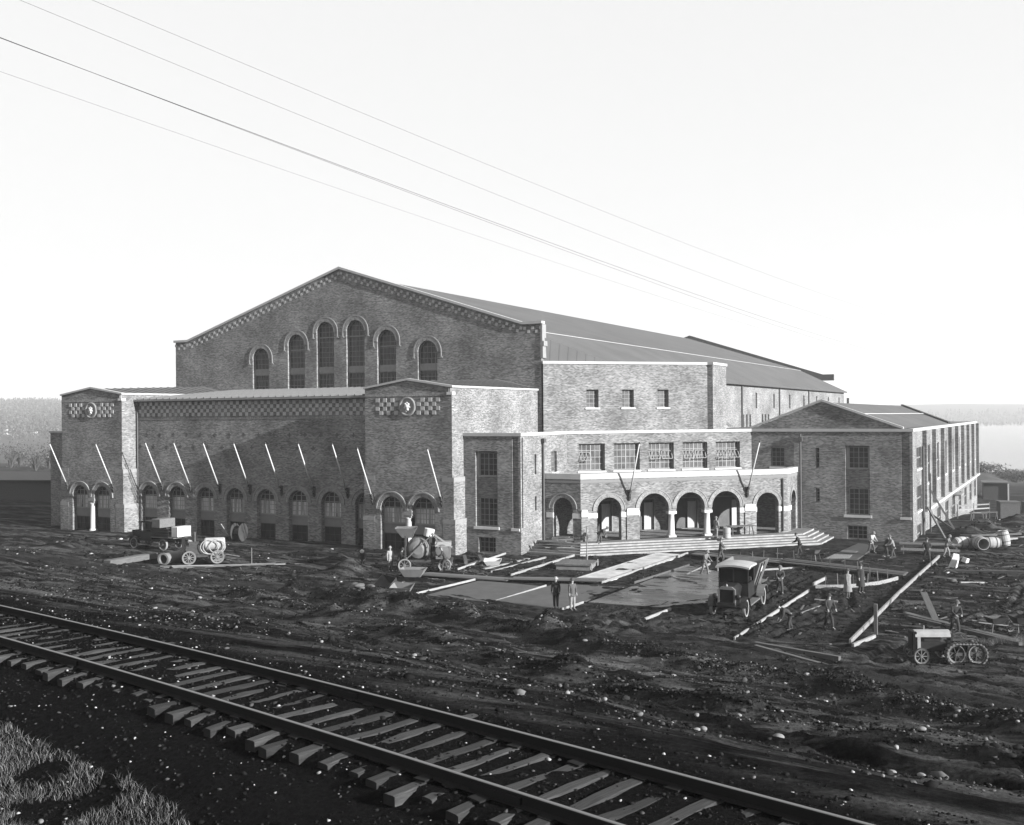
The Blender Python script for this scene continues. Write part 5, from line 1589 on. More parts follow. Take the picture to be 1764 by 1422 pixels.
def fender(parent, cx_, cy_, cz_, r, w, a0, a1, mt, name='fender'):
    mb = MB(); n_ = 10; vs = []; fs = []
    for k in range(n_+1):
        t = a0+(a1-a0)*k/n_
        for rr in (r, r+.03):
            for xx in (-w/2, w/2):
                vs.append((cx_+xx, cy_+rr*math.cos(t), cz_+rr*math.sin(t)))
    for k in range(n_):
        o = k*4
        fs += [(o+2, o+3, o+7, o+6), (o+1, o, o+4, o+5), (o, o+2, o+6, o+4), (o+3, o+1, o+5, o+7)]
    fs += [(0, 1, 3, 2), (n_*4+2, n_*4+3, n_*4+1, n_*4)]
    mb.add(vs, fs); return mb.build(name, mt, parent)

# dump truck (faces -Y); local y forward
T = thing('dump_truck', 'dark old dump truck with pale cab roof and grey dump body facing the railway', 'truck', (27.0, -13.6, gz(27, -13.6)), PI+math.radians(3))
T.scale = (1.14, 1.14, 1.12); T.location.x -= 0.25
B = lambda name, mt, par=T, bevel=.0: (lambda mb: mb.build(name, mt, par, bevel=bevel))
mb = MB(); 
for sx in (-.36, .36): mb.box(sx-.06, sx+.06, -3.0, 2.4, .55, .72)
mb.box(-.36, .36, 2.28, 2.4, .56, .72); mb.build('chassis', M_BLACK, T)
mb = MB(); mb.add([(-.36, 1.02, .8), (.36, 1.02, .8), (.34, 2.15, .8), (-.34, 2.15, .8), (-.46, 1.02, 1.34), (.46, 1.02, 1.34), (.36, 2.15, 1.28), (-.36, 2.15, 1.28), (-.3, 1.02, 1.5), (.3, 1.02, 1.5), (.22, 2.15, 1.42), (-.22, 2.15, 1.42)],
              [(3, 2, 1, 0), (0, 1, 5, 4), (1, 2, 6, 5), (2, 3, 7, 6), (3, 0, 4, 7), (5, 6, 10, 9), (7, 4, 8, 11), (8, 9, 10, 11), (4, 5, 9, 8), (6, 7, 11, 10)])
mb.build('hood', M_BLACK, T)
mb = MB(); mb.box(-.42, -.34, 2.152, 2.28, .62, 1.34); mb.box(.34, .42, 2.152, 2.28, .62, 1.34); mb.add([(-.42, 2.152, 1.34), (.42, 2.152, 1.34), (.42, 2.28, 1.34), (-.42, 2.28, 1.34), (-.24, 2.152, 1.48), (.24, 2.152, 1.48), (.24, 2.28, 1.48), (-.24, 2.28, 1.48)], [(0, 1, 5, 4), (1, 2, 6, 5), (2, 3, 7, 6), (3, 0, 4, 7), (4, 5, 6, 7)])
mb.box(-.34, .34, 2.152, 2.28, .62, .7); rs_ = mb.build('radiator_shell', M_GREYP, T)
mb = MB(); mb.box(-.339, .339, 2.16, 2.24, .702, 1.338); mb.build('radiator_core', M_VOID, rs_)
mb = MB(); mb.lathe([(.03, 0), (.05, .03), (.03, .1), (.01, .12)], (0, 2.2, 1.48)); mb.build('radiator_cap', M_PALEP, rs_)
# cab
mb = MB()
mb.box(-.72, .72, -.55, -.5, .75, 2.25); 
for sx in (-1, 1):
    x0, x1 = sorted((sx*.72, sx*.67))
    mb.box(x0, x1, -.499, .85, .75, 1.45); mb.box(x0, x1, -.499, -.4, 1.451, 2.25); mb.box(x0, x1, .77, .85, 1.451, 2.25); mb.box(x0, x1, -.4, .77, 2.1, 2.25)
mb.box(-.669, .669, .78, .85, .75, 1.42); mb.box(-.669, .669, .79, .84, 2.12, 2.25); mb.box(-.03, .03, .8, .83, 1.42, 2.12); mb.box(-.669, .669, -.5, .85, .75, .8)
cb_ = mb.build('cab', M_BLACK, T)
mb = MB(); mb.box(-.668, .668, .81, .816, 1.421, 2.119); mb.build('windscreen', M_VOID, cb_)
mb = MB(); mb.box(-.6, .6, -.48, .1, .8, 1.2); mb.box(-.6, .6, -.49, -.3, 1.2, 1.6); mb.build('seat', M_DARK, cb_)
mb = MB(); nn = 8; vs = []; fs = []
for i in range(nn+1):
    u = -1+2*i/nn
    for yy, dz in ((-.65, -.04), (.6, 0), (1.05, -.07)):
        vs.append((u*.82, yy, 2.32+dz+.1*(1-u*u)))
for i in range(nn):
    for j in range(2): fs.append((i*3+j, i*3+j+1, i*3+j+4, i*3+j+3)[::-1])
nv = len(vs); vs += [(x_, y_, z_-.09) for x_, y_, z_ in vs]
fs += [tuple(k+nv for k in f[::-1]) for f in fs]
edge = [i*3 for i in range(nn+1)]+[nn*3+1]+[i*3+2 for i in range(nn, -1, -1)]+[1]
for a, b_ in zip(edge, edge[1:]+edge[:1]): fs.append((a, a+nv, b_+nv, b_)[::-1])
mb.add(vs, fs); mb.build('cab_roof', M_CANVAS, T)
mb = MB(); mb.bar((.73, .3, 1.25), (.73, .12, 1.25), .03, .03); mb.build('door_handle', M_GREYP, cb_)
# dump body
mb = MB()
top = [(-.95, -3.1), (.95, -3.1), (.95, -.7), (-.95, -.7)]; bot = [(-.55, -2.7), (.55, -2.7), (.55, -.95), (-.55, -.95)]
zt_, zb_ = 2.22, 1.0
ti_ = [(x_*.95, -1.9+(y_+1.9)*.96) for x_, y_ in top]; bi_ = [(x_*.94, -1.9+(y_+1.9)*.95) for x_, y_ in bot]
mb.add([(x_, y_, zt_) for x_, y_ in top]+[(x_, y_, zb_) for x_, y_ in bot]+[(x_, y_, zt_) for x_, y_ in ti_]+[(x_, y_, zb_+.05) for x_, y_ in bi_],
       [(4, 5, 1, 0), (5, 6, 2, 1), (6, 7, 3, 2), (7, 4, 0, 3), (7, 6, 5, 4), (8, 9, 13, 12)[::-1], (9, 10, 14, 13)[::-1], (10, 11, 15, 14)[::-1], (11, 8, 12, 15)[::-1], (12, 13, 14, 15), (0, 1, 9, 8), (1, 2, 10, 9), (2, 3, 11, 10), (3, 0, 8, 11)])
db = mb.build('dump_body', M_GREYP, T)
for sx in (-1, 1):
    for yy in (-1.2, -1.9, -2.6):
        mb = MB(); mb.bar((sx*.57, -1.83+(yy+1.9)*.74, 1.0), (sx*.965, yy, 2.2), .06, .06); mb.build('body_rib', M_BLACK if yy > -2 else M_GREYP, db)
    mb = MB(); mb.lathe([(.0, .012), (.17, .012), (.17, 0), (0, 0)], (sx*.855, -1.62, 1.86), (sx*.95, 0, -.31), 20); mb.build('round_emblem', M_STONE, db)
mb = MB(); mb.box(-.5, .5, -2.6, -1.0, .75, .99); mb.build('hoist_frame', M_BLACK, T)
for sx in (-1, 1):
    wheel(T, (sx*.78, 1.75, .42), .42, .14, (sx, 0, 0), 12, M_TYRE, M_BLACK, tyre=.2)
    wheel(T, (sx*.84, -1.7, .46), .46, .2, (sx, 0, 0), 12, M_TYRE, M_BLACK, disc=True, tyre=.2)
    fender(T, sx*.78, 1.75, .44, .5, .26, .1, PI*.98, M_BLACK)
    fender(T, sx*.86, -1.7, .46, .56, .36, .15, PI*.9, M_GREYP, 'rear_fender')
    mb = MB(); mb.box(min(sx*.55, sx*.92), max(sx*.55, sx*.92), -.9, 1.15, .44, .5); mb.build('running_board', M_GREYP, T)
    mb = MB(); mb.lathe([(.04, -.12), (.1, -.08), (.13, .04), (.13, .06), (.02, .06)], (sx*.54, 2.24, 1.02), (0, 1, 0), 14); mb.build('headlamp', M_BLACK, T, smooth=True)
mb = MB(); mb.tube([(-.78, 1.75, .42), (.78, 1.75, .42)], .05); mb.build('front_axle', M_BLACK, T)
mb = MB(); mb.tube([(-.84, -1.7, .46), (.84, -1.7, .46)], .07); mb.lathe([(.02, -.2), (.18, -.1), (.18, .1), (.02, .2)], (0, -1.7, .46), (1, 0, 0), 12); mb.build('rear_axle', M_BLACK, T)
mb = MB(); mb.tube([(.25, .45, 1.35), (.25, .28, 1.55)], .02); mb.lathe([(.17, -.012), (.2, 0), (.17, .012), (.17, -.012)], (.25, .28, 1.56), (0, -.6, .7), 16, caps=False); mb.build('steering_wheel', M_IRON, T)

# second truck at the left (seen from the side, facing left)
T = thing('flatbed_truck', 'dark flatbed truck parked by the left tower with a pale box on its tail', 'truck', (-22.6, -9.2, gz(-22.6, -9.2)), math.radians(88))
mb = MB()
for sx in (-.36, .36): mb.box(sx-.06, sx+.06, -2.6, 2.4, .6, .78)
mb.build('chassis', M_BLACK, T)
mb = MB(); mb.hexa([(-.38, 1.0, .8), (.38, 1.0, .8), (.33, 2.3, .8), (-.33, 2.3, .8), (-.4, 1.0, 1.4), (.4, 1.0, 1.4), (.3, 2.3, 1.28), (-.3, 2.3, 1.28)]); mb.build('hood', M_BLACK, T)
mb = MB(); mb.box(-.4, .4, 2.31, 2.42, .7, 1.4); mb.build('radiator', M_IRON, T)
mb = MB()
mb.box(-.75, .75, -.3, -.24, .78, 2.15)
for sx in (-1, 1):
    x0, x1 = sorted((sx*.75, sx*.7)); mb.box(x0, x1, -.24, 1.0, .78, 1.4); mb.box(x0, x1, -.24, -.12, 1.4, 2.15); mb.box(x0, x1, .92, 1.0, 1.4, 2.15)
mb.box(-.7, .7, .94, 1.0, .78, 1.42); cb_ = mb.build('cab', M_BLACK, T)
mb = MB(); mb.prism_x([(-.4, 2.15), (1.25, 2.1), (1.25, 2.16), (.5, 2.3), (-.4, 2.22)], -.8, .8); mb.build('cab_roof', M_BLACK, T)
mb = MB(); mb.box(-.95, .95, -3.0, -.4, .98, 1.06); mb.build('bed', M_WOODD, T)
for sx in (-1, 1):
    x0, x1 = sorted((sx*.95, sx*.9))
    for zz in (1.07, 1.3, 1.53):
        mb = MB(); mb.box(x0, x1, -2.4, -.4, zz, zz+.21); mb.build('side_plank', M_BLACK, T)
    wheel(T, (sx*.75, 1.75, .42), .42, .13, (sx, 0, 0), 12, M_TYRE, M_BLACK); wheel(T, (sx*.8, -1.7, .44), .44, .18, (sx, 0, 0), 12, M_TYRE, M_GREYP)
    fender(T, sx*.75, 1.75, .44, .5, .26, .1, PI*.98, M_BLACK)
mb = MB(); mb.box(-.7, .7, -3.2, -2.5, 1.1, 1.9); o = mb.build('tail_box', M_STONE, T, bevel=.02)
mb = MB(); mb.box(-.8, .8, -1.3, -.35, 1.75, 2.45); mb.build('load_crate', M_WOODM, T, bevel=.02)

# compressor cart with hose loops
T = thing('compressor_cart', 'wheeled air compressor with coiled hose standing on planks', 'compressor', (-13.4, -13.4, gz(-13.4, -13.4)+.1), math.radians(44))
mb = MB()
for sy in (-.42, .42): mb.box(-1.5, 1.6, sy-.06, sy+.06, .5, .66)
mb.box(-1.5, -1.38, -.42, .42, .5, .66); mb.box(1.48, 1.6, -.42, .42, .5, .66); mb.build('chassis', M_IRON, T)
for sx in (-1.0, 1.0):
    for sy in (-.65, .65):
        wheel(T, (sx, sy, .5), .5, .12, (0, sy/abs(sy), 0), 10, M_CONC, M_CONC, tyre=.12)
    mb = MB(); mb.tube([(sx, -.65, .5), (sx, .65, .5)], .04); mb.build('axle', M_IRON, T)
mb = MB(); mb.lathe([(.05, 0), (.4, .03), (.46, .12), (.46, 1.4), (.4, 1.5), (.05, 1.53)], (.05, 0, 1.4), (1, 0, 0), 20); mb.build('air_tank', M_CANVAS, T, smooth=False)
mb = MB(); mb.box(-1.2, -.1, -.4, .4, .68, 1.3); mb.box(-1.0, -.3, -.3, .3, 1.3, 1.6); mb.build('engine', M_IRON, T)
mb = MB(); mb.box(-1.5, -1.3, -.45, .45, .68, 1.95); mb.build('radiator', M_BLACK, T)
mb = MB(); mb.tube([(-.6, .2, 1.6), (-.6, .2, 2.3)], .09); mb.build('exhaust_stack', M_IRON, T)
for rr, dx, sy in ((.62, .7, -.55), (.5, 1.0, -.6), (.56, .45, -.62)):
    pts = [(dx+rr*math.cos(t)*1.15, sy, 1.25+rr*math.sin(t)*.95) for t in np.linspace(0, 2*PI, 22)]
    mb = MB(); mb.tube(pts, .035, 6); mb.build('hose', M_CANVAS, T, smooth=True)
mb = MB(); mb.bar((1.6, 0, .6), (2.6, .3, .35), .08, .08); mb.build('drawbar', M_IRON, T)
# dark drum winch in the shade by the wall
T = thing('cable_reel', 'dark cable reel standing in the shade by the arcade wall', 'reel', (-22.3, .1, gz(-22.3, .1)), .2)
for sx in (-.4, .4):
    mb = MB(); mb.lathe([(.8, -.03), (.8, .03), (.1, .03), (.1, -.03), (.8, -.03)], (sx, 0, .8), (1, 0, 0), 24, caps=False); mb.build('flange', M_IRON, T)
mb = MB(); mb.lathe([(.35, -.38), (.35, .38)], (0, 0, .8), (1, 0, 0), 16); mb.build('drum', M_WOODD, T)
mb = MB(); mb.bar((-.8, -.4, .5), (-1.7, -.2, 1.5), .08, .08); mb.build('lever', M_WOODL, T)

# concrete mixer
T = thing('concrete_mixer', 'large concrete mixer with raised skip working in front of the near tower', 'concrete mixer', (2.9, -8.5, gz(2.9, -8.5)), math.radians(28))
mb = MB()
for sy in (-.7, .7): mb.box(-1.9, 1.9, sy-.07, sy+.07, .62, .8)
for sx in (-1.9, 0, 1.8): mb.box(sx, sx+.12, -.7, .7, .62, .8)
mb.build('frame', M_IRON, T)
for sx in (-1.4, 1.4):
    for sy in (-.95, .95):
        wheel(T, (sx, sy, .45), .45, .16, (0, sy/abs(sy), 0), 8, M_PALEP, M_GREYP, tyre=.14)
    mb = MB(); mb.tube([(sx, -.95, .45), (sx, .95, .45)], .05); mb.build('axle', M_IRON, T)
mb = MB(); mb.lathe([(.35, -.62), (.62, -.5), (.8, -.2), (.8, .2), (.62, .5), (.35, .62)], (-.5, 0, 1.5), (0, 1, 0), 24); dr_ = mb.build('drum', M_GREYP, T)
for h_ in (-.22, .18):
    mb = MB(); mb.lathe([(.81, h_), (.86, h_), (.86, h_+.06), (.81, h_+.06), (.81, h_)], (-.5, 0, 1.5), (0, 1, 0), 24, caps=False); mb.build('drum_ring', M_IRON, dr_)
for sx in (-1.35, .35):
    for sy in (-.75, .75):
        mb = MB(); mb.bar((sx, sy, .8), (sx, sy, 2.5), .1, .1); mb.build('upright', M_IRON, T)
mb = MB(); mb.bar((-1.35, -.78, .8), (.35, -.78, 2.4), .08, .06); mb.build('brace', M_GREYP, T)
mb = MB(); top = [(-2.1, -.75), (-.6, -.75), (-.6, .75), (-2.1, .75)]; bot = [(-1.6, -.4), (-.9, -.4), (-.9, .4), (-1.6, .4)]
mb.add([(x_, y_, 3.0) for x_, y_ in top]+[(x_, y_, 2.3) for x_, y_ in bot], [(4, 5, 1, 0), (5, 6, 2, 1), (6, 7, 3, 2), (7, 4, 0, 3), (7, 6, 5, 4), (0, 3, 7, 4), (1, 0, 4, 5), (2, 1, 5, 6), (3, 2, 6, 7), (4, 5, 6, 7)])
mb.build('skip', M_PALEP, T)
mb = MB(); mb.lathe([(.05, 0), (.36, .02), (.36, .55), (.05, .57)], (.2, 0, 2.35), (.2, 0, 1), 16); mb.build('water_tank', M_STONE, T)
mb = MB(); mb.box(.75, 1.75, -.5, .5, .82, 1.7); mb.lathe([(.05, 0), (.45, .05), (.45, .1), (.05, .15)], (1.2, -.62, 1.4), (0, 1, 0), 16); mb.build('engine_housing', M_GREYP, T)
mb = MB(); mb.prism_x([(-.6, 1.7), (.6, 1.7), (.4, 2.0), (-.4, 2.0)], .7, 1.8); mb.build('engine_hood', M_PALEP, T)
mb = MB(); mb.bar((.5, -.3, 2.6), (1.9, -.3, 1.6), .1, .1); mb.build('chute', M_PALEP, T)
mb = MB(); mb.lathe([(.3, -.03), (.36, 0), (.3, .03), (.3, -.03)], (.55, -.8, 2.1), (0, 1, 0), 18, caps=False); mb.build('hand_wheel', M_IRON, T)

# crawler tractor
T = thing('crawler_tractor', 'small tractor with pale rounded hood, spoked front wheels and crawler rear', 'tractor', (37.8, -21.5, gz(37.8, -21.5)), math.radians(116))
T.scale = (.9, .88, .95)
# local x forward to the left in view -> build along +Y forward then rotate
mb = MB(); mb.box(-.3, .3, .9, 1.15, .55, 1.42); mb.build('radiator', M_VOID, T, bevel=.04)
for k in range(7):
    mb2 = MB(); mb2.box(-.26+k*.08, -.24+k*.08, 1.151, 1.17, .6, 1.3); mb2.build('radiator_fin', M_IRON, T)
mb = MB(); pts = []
for k in range(9):
    t = PI*k/8; pts.append((.33*math.cos(t), 1.18+.3*math.sin(t)))
n_ = len(pts)
mb.add([(x_, -.75, z_) for x_, z_ in pts]+[(x_, 1.0, z_) for x_, z_ in pts], [(k, k+1, n_+k+1, n_+k)[::-1] for k in range(n_-1)]+[tuple(range(n_)), tuple(range(2*n_-1, n_-1, -1)), (0, n_, 2*n_-1, n_-1)])
mb.build('hood', M_PALEP, T)
for sx in (-1, 1):
    x0, x1 = sorted((sx*.31, sx*.33)); 
    mb = MB(); mb.box(x0, x1, .74, .9, .58, 1.2); mb.build('side_post', M_PALEP, T)
mb = MB(); mb.box(-.24, .24, -.6, .9, .5, .95); mb.box(-.15, .15, -.3, .5, .95, 1.19); mb.build('engine', M_BLACK, T)
mb = MB(); mb.box(.24, .34, .05, .55, .82, 1.15); mb.build('manifold', M_GREYP, T)
mb = MB(); mb.box(-.28, .28, -1.6, -.6, .45, 1.0); mb.build('transmission', M_BLACK, T)
mb = MB(); mb.box(-.3, .3, -.85, -.76, .9, 1.35); mb.build('firewall', M_BLACK, T)
for sx in (-1, 1):
    wheel(T, (sx*.72, .85, .38), .38, .12, (sx, 0, 0), 8, M_IRON, M_GREYP, tyre=.1)
    # crawler unit: two wheels with a belt of shoes
    for yy in (-.85, -1.85):
        wheel(T, (sx*.68, yy, .47), .43, .22, (sx, 0, 0), 7, M_CONC, M_IRON, tyre=.1)
    for k in range(3):
        wheel(T, (sx*.68, -1.1-k*.25, .2), .12, .2, (sx, 0, 0), 5, M_IRON, M_IRON)
    Lp = 2*1.0+2*PI*.47; ns = 30
    SH = MB(); SH.box(-.2, .2, -.065, .065, -.015, .03); SH.box(-.2, .2, -.02, .02, .03, .06); SHM = SH.mesh('track_shoe', M_GREYP)
    for k in range(ns):
        s_ = Lp*k/ns
        if s_ < 1.0: y_, z_, an = -.85-s_, .94, 0
        elif s_ < 1.0+PI*.47: t = (s_-1.0)/.47; y_, z_, an = -1.85-.47*math.sin(t), .47+.47*math.cos(t), t
        elif s_ < 2.0+PI*.47: q_ = s_-1.0-PI*.47; y_, z_, an = -1.85+q_, .0, PI
        else: t = (s_-2.0-PI*.47)/.47; y_, z_, an = -.85+.47*math.sin(t), .47-.47*math.cos(t), PI+t
        inst(SHM, 'track_shoe', T, (sx*.68, y_, z_), (an, 0, 0))
    mb = MB(); mb.bar((sx*.68, -.85, .47), (sx*.68, -1.85, .47), .1, .14); mb.build('track_beam', M_IRON, T)
    fender(T, sx*.68, -1.55, .5, .66, .3, .5, PI*.75, M_BLACK)
mb = MB(); mb.tube([(-.72, .85, .38), (.72, .85, .38)], .045); mb.build('front_axle', M_IRON, T)
mb = MB(); mb.tube([(0, -.75, 1.2), (0, -1.15, 1.45)], .025); mb.lathe([(.2, -.012), (.23, 0), (.2, .012), (.2, -.012)], (0, -1.16, 1.46), (0, -.55, .83), 18, caps=False); mb.build('steering_wheel', M_IRON, T)
mb = MB(); mb.tube([(0, -1.5, .95), (0, -1.85, 1.1)], .03); mb.lathe([(.02, 0), (.2, .02), (.24, .08), (.22, .08), (.02, .04)], (0, -1.88, 1.08), (0, 0, 1), 14); mb.build('seat', M_IRON, T)
mb = MB(); mb.tube([(.2, .4, 1.4), (.2, .4, 1.62)], .03); mb.build('filler_cap', M_PALEP, T)

# wheelbarrow at the far right and another in the court
def barrow(x, y, rz, label, mt):
    T = thing('wheelbarrow', label, 'wheelbarrow', (x, y, gz(x, y)), rz)
    mb = MB(); top = [(-.38, -.45), (.38, -.45), (.32, .55), (-.32, .55)]; bot = [(-.25, -.3), (.25, -.3), (.2, .25), (-.2, .25)]
    mb.add([(x_, y_, .78) for x_, y_ in top]+[(x_, y_, .46) for x_, y_ in bot], [(4, 5, 1, 0), (5, 6, 2, 1), (6, 7, 3, 2), (7, 4, 0, 3), (7, 6, 5, 4), (1, 0, 4, 5), (2, 1, 5, 6), (3, 2, 6, 7), (0, 3, 7, 4), (4, 5, 6, 7)]); mb.build('tray', mt, T)
    for sx in (-1, 1):
        mb = MB(); mb.bar((sx*.28, -1.15, .62), (sx*.12, .75, .32), .05, .05); mb.build('handle', M_WOODM, T)
        mb = MB(); mb.bar((sx*.27, -.35, .5), (sx*.3, -.45, 0), .05, .05); mb.build('leg', M_WOODM, T)
    wheel(T, (0, .78, .22), .22, .07, (1, 0, 0), 6, M_IRON, M_IRON)
barrow(39.9, -14.0, -.9, 'dark wheelbarrow standing behind the crawler tractor', M_IRON)
barrow(40.9, -13.2, .6, 'second dark wheelbarrow at the right edge behind the tractor', M_IRON)
barrow(26.2, 8.5, 1.2, 'wheelbarrow beside the bent man below the steps', M_GREYP)

# ------------------------------------------------------------------ people
def cloth_mat(v):
    k = 'cloth_%02d' % int(round(v*100))
    return MATS.get(k) or gmat(k, v, .9, .25, 9.0)
def skin_mesh(name, joints, edges, mt, parent, sub=1):
    me = bpy.data.meshes.new(name)
    keys = list(joints)
    me.from_pydata([joints[k][:3] for k in keys], [(keys.index(a), keys.index(b_)) for a, b_ in edges], [])
    me.materials.append(mt)
    o = bpy.data.objects.new(name, me); COL.objects.link(o); o.parent = parent
    sk = o.modifiers.new('skin', 'SKIN')
    for i, k in enumerate(keys):
        r_ = joints[k][3]
        rr = r_ if isinstance(r_, tuple) else (r_, r_)
        me.skin_vertices[0].data[i].radius = rr
        me.skin_vertices[0].data[i].use_root = (i == 0)
    sk.use_smooth_shade = True
    ms = o.modifiers.new('sub', 'SUBSURF'); ms.levels = ms.render_levels = sub
    return o
def person(x, y, rz, label, top=.04, legs=.04, hat=.04, pose='stand', coat=False, z=None, h=1.76):
    """Faces local -Y. Poses: stand, walk, bend, work, apart."""
    T = thing('person', label, 'person', (x, y, gz(x, y) if z is None else z), rz, 'people working on and visiting the site')
    s = h/1.76
    lean = {'stand': 0, 'walk': .06, 'bend': 1.05, 'work': .38, 'apart': .15, 'crouch': .7}[pose]
    dz = {'bend': -.05, 'work': -.03, 'crouch': -.38}.get(pose, 0)
    st_ = {'stand': (.03, -.03), 'walk': (.26, -.24), 'bend': (.12, -.12), 'work': (.18, -.2), 'apart': (.05, -.05), 'crouch': (.1, -.2)}[pose]
    sp_ = .22 if pose == 'apart' else (.14 if pose in ('work', 'bend') else .1)
    pel = Vector((0, 0, .93+dz))
    R_ = Matrix.Rotation(lean, 3, 'X')      # lean forward (-Y)
    def up_(v): return pel+R_ @ Vector(v)
    # arms
    arm = {'stand': ((.23, -.02, .27), (.24, -.08, .03)), 'walk': ((.23, -.12, .3), (.22, -.3, .12)), 'bend': ((.24, -.22, .38), (.2, -.48, .36)), 'work': ((.24, -.16, .3), (.14, -.42, .28)), 'apart': ((.28, -.04, .28), (.2, -.22, .12)), 'crouch': ((.24, -.2, .3), (.16, -.42, .3))}[pose]
    J = {'pel': (*pel, (.11, .08)), 'spine': (*up_((0, .01, .22)), (.10, .08)), 'chest': (*up_((0, .01, .42)), (.13, .09)), 'neck': (*up_((0, 0, .58)), .055), 'jaw': (*up_((0, -.02, .65)), .07), 'skull': (*up_((0, 0, .735)), (.08, .095)), 'crown': (*up_((0, .01, .80)), .055)}
    E_ = [('pel', 'spine'), ('spine', 'chest'), ('chest', 'neck'), ('neck', 'jaw'), ('jaw', 'skull'), ('skull', 'crown')]
    CJ, CE, LJ, LE = {}, [], {}, []
    for k in ('pel', 'spine', 'chest'): CJ[k] = J[k][:3]+((J[k][3][0]+.065, J[k][3][1]+.055),)
    CJ['collar'] = (*up_((0, 0, .545)), .075)
    CJ['hem'] = (*(pel+Vector((0, 0, -.13))), (.185, .145))
    CE = [('hem', 'pel'), ('pel', 'spine'), ('spine', 'chest'), ('chest', 'collar')]
    LJ['pel'] = (*(pel+Vector((0, 0, .06))), (.165, .13)); 
    for i, sx in enumerate((-1, 1)):
        S_ = str(i)
        sh = up_((sx*.19, 0, .49)); el = up_((sx*arm[0][0], arm[0][1], arm[0][2])); wr = up_((sx*arm[1][0], arm[1][1], arm[1][2]))
        pd = (wr-el).normalized(); pa = wr+pd*.07
        J.update({'sh'+S_: (*sh, .06), 'el'+S_: (*el, .042), 'wr'+S_: (*wr, .028), 'pa'+S_: (*pa, (.038, .02))})
        E_ += [('chest', 'sh'+S_), ('sh'+S_, 'el'+S_), ('el'+S_, 'wr'+S_), ('wr'+S_, 'pa'+S_)]
        sd = R_ @ Vector((1, 0, 0)); fd = pd.cross(sd).normalized()
        for f_, (o_, L_) in enumerate(((-.03, .075), (-.01, .09), (.01, .085), (.028, .065))):
            k1 = 'f%d%s' % (f_, S_); 
            J[k1] = (*(pa+sd*o_+pd*L_+fd*.02), .0085); J[k1+'k'] = (*(pa+sd*o_+pd*L_*.5), .0095)
            E_ += [('pa'+S_, k1+'k'), (k1+'k', k1)]
        J['th'+S_] = (*(wr+pd*.06-sd*sx*.05+fd*.02), .010); E_ += [('wr'+S_, 'th'+S_)]
        CJ['sh'+S_] = (*sh, .085); CJ['el'+S_] = (*el, .06); CJ['wr'+S_] = (*wr, .046)
        CE += [('chest', 'sh'+S_), ('sh'+S_, 'el'+S_), ('el'+S_, 'wr'+S_)]
        hp = pel+Vector((sx*.09, 0, -.05)); an = Vector((sx*sp_, st_[i], .09)); kn = (hp+an)/2+Vector((0, -.03-(.22 if pose == 'crouch' else .05 if pose in ('bend', 'work') else 0), 0)); to = an+Vector((sx*.02, -.17, -.045))
        J.update({'hp'+S_: (*hp, .075), 'kn'+S_: (*kn, .05), 'an'+S_: (*an, .042), 'to'+S_: (*to, (.045, .03))})
        E_ += [('pel', 'hp'+S_), ('hp'+S_, 'kn'+S_), ('kn'+S_, 'an'+S_), ('an'+S_, 'to'+S_)]
        LJ.update({'hp'+S_: (*hp, .115), 'kn'+S_: (*kn, .082), 'an'+S_: (*(an+Vector((0, 0, .02))), .066)})
        LE += [('pel', 'hp'+S_), ('hp'+S_, 'kn'+S_), ('kn'+S_, 'an'+S_)]
        bm_ = MB(); bm_.hexa([tuple(an+Vector(v)) for v in ((-.05, -.2, -.09), (.05, -.2, -.09), (.05, .07, -.09), (-.05, .07, -.09), (-.035, -.18, -.03), (.035, -.18, -.03), (.045, .06, .05), (-.045, .06, .05))])
        bm_.build('boot', cloth_mat(.02), T)
    skin_mesh('body', J, E_, M_SKIN, T)
    skin_mesh('jacket', CJ, CE, cloth_mat(top), T)
    skin_mesh('trousers', LJ, LE, cloth_mat(legs), T)
    if coat:
        cm = MB(); cm.lathe([(.27, -.48), (.25, -.3), (.2, .0), (.19, .3), (.22, .5), (.1, .57)], pel, (0, 0, 1), 14, caps=False); cm.build('coat', cloth_mat(top), T, smooth=True)
    if hat is not None:
        hm = MB(); hm.lathe([(.02, -.01), (.155, -.012), (.16, 0), (.1, .015), (.098, .08), (.07, .12), (.01, .115)], up_((0, 0, .765)), up_((0, 0, 1))-pel, 14, caps=False); hm.build('hat', cloth_mat(hat), T, smooth=True)
    T.scale = (s, s, s)
    return T
H_ = math.radians
person(.77, -9.81, H_(60), 'worker in pale shirt and overalls left of the concrete mixer', .18, .07, .15, 'stand')
person(1.45, -9.75, H_(120), 'worker in dark clothes close beside the mixer drum', .02, .02, .03, 'work')
person(4.75, -8.9, H_(-60), 'worker in dark jacket leaning at the right end of the mixer', .03, .03, .08, 'work')
person(-3.24, -7.54, H_(30), 'crouching worker with pale cap in the trench before the near tower', .04, .04, .4, 'crouch')
person(17.49, -17.7, H_(10), 'standing man in dark suit left of the pair in the court', .02, .02, .2, 'stand')
person(18.55, -17.8, H_(60), 'standing man in light trousers right of the pair in the court', .05, .15, .03, 'stand')
person(10.15, 5.6, H_(100), 'man bending over on the steps at the leftmost front arch', .05, .05, .06, 'bend', z=.72)
person(17.7, 12.1, H_(150), 'worker in grey standing under the porch beside the right column', .13, .13, .1, 'stand', z=.8)
person(24.85, 10.3, H_(-70), 'worker in dark clothes bent below the right end of the steps', .02, .02, .03, 'work')
person(31.42, -6.5, H_(80), 'person in long pale coat standing by the curved form board', .12, .05, .03, 'stand', True)
person(31.95, -5.2, H_(60), 'person in long dark coat standing just behind the pale coat', .02, .02, .03, 'stand', True)
person(27.75, -8.05, H_(20), 'dark figure working behind the dump truck', .03, .03, .08, 'work')
person(30.6, -17.5, H_(-60), 'man in dark clothes bending over the ground right of the long form board', .018, .018, .02, 'bend')
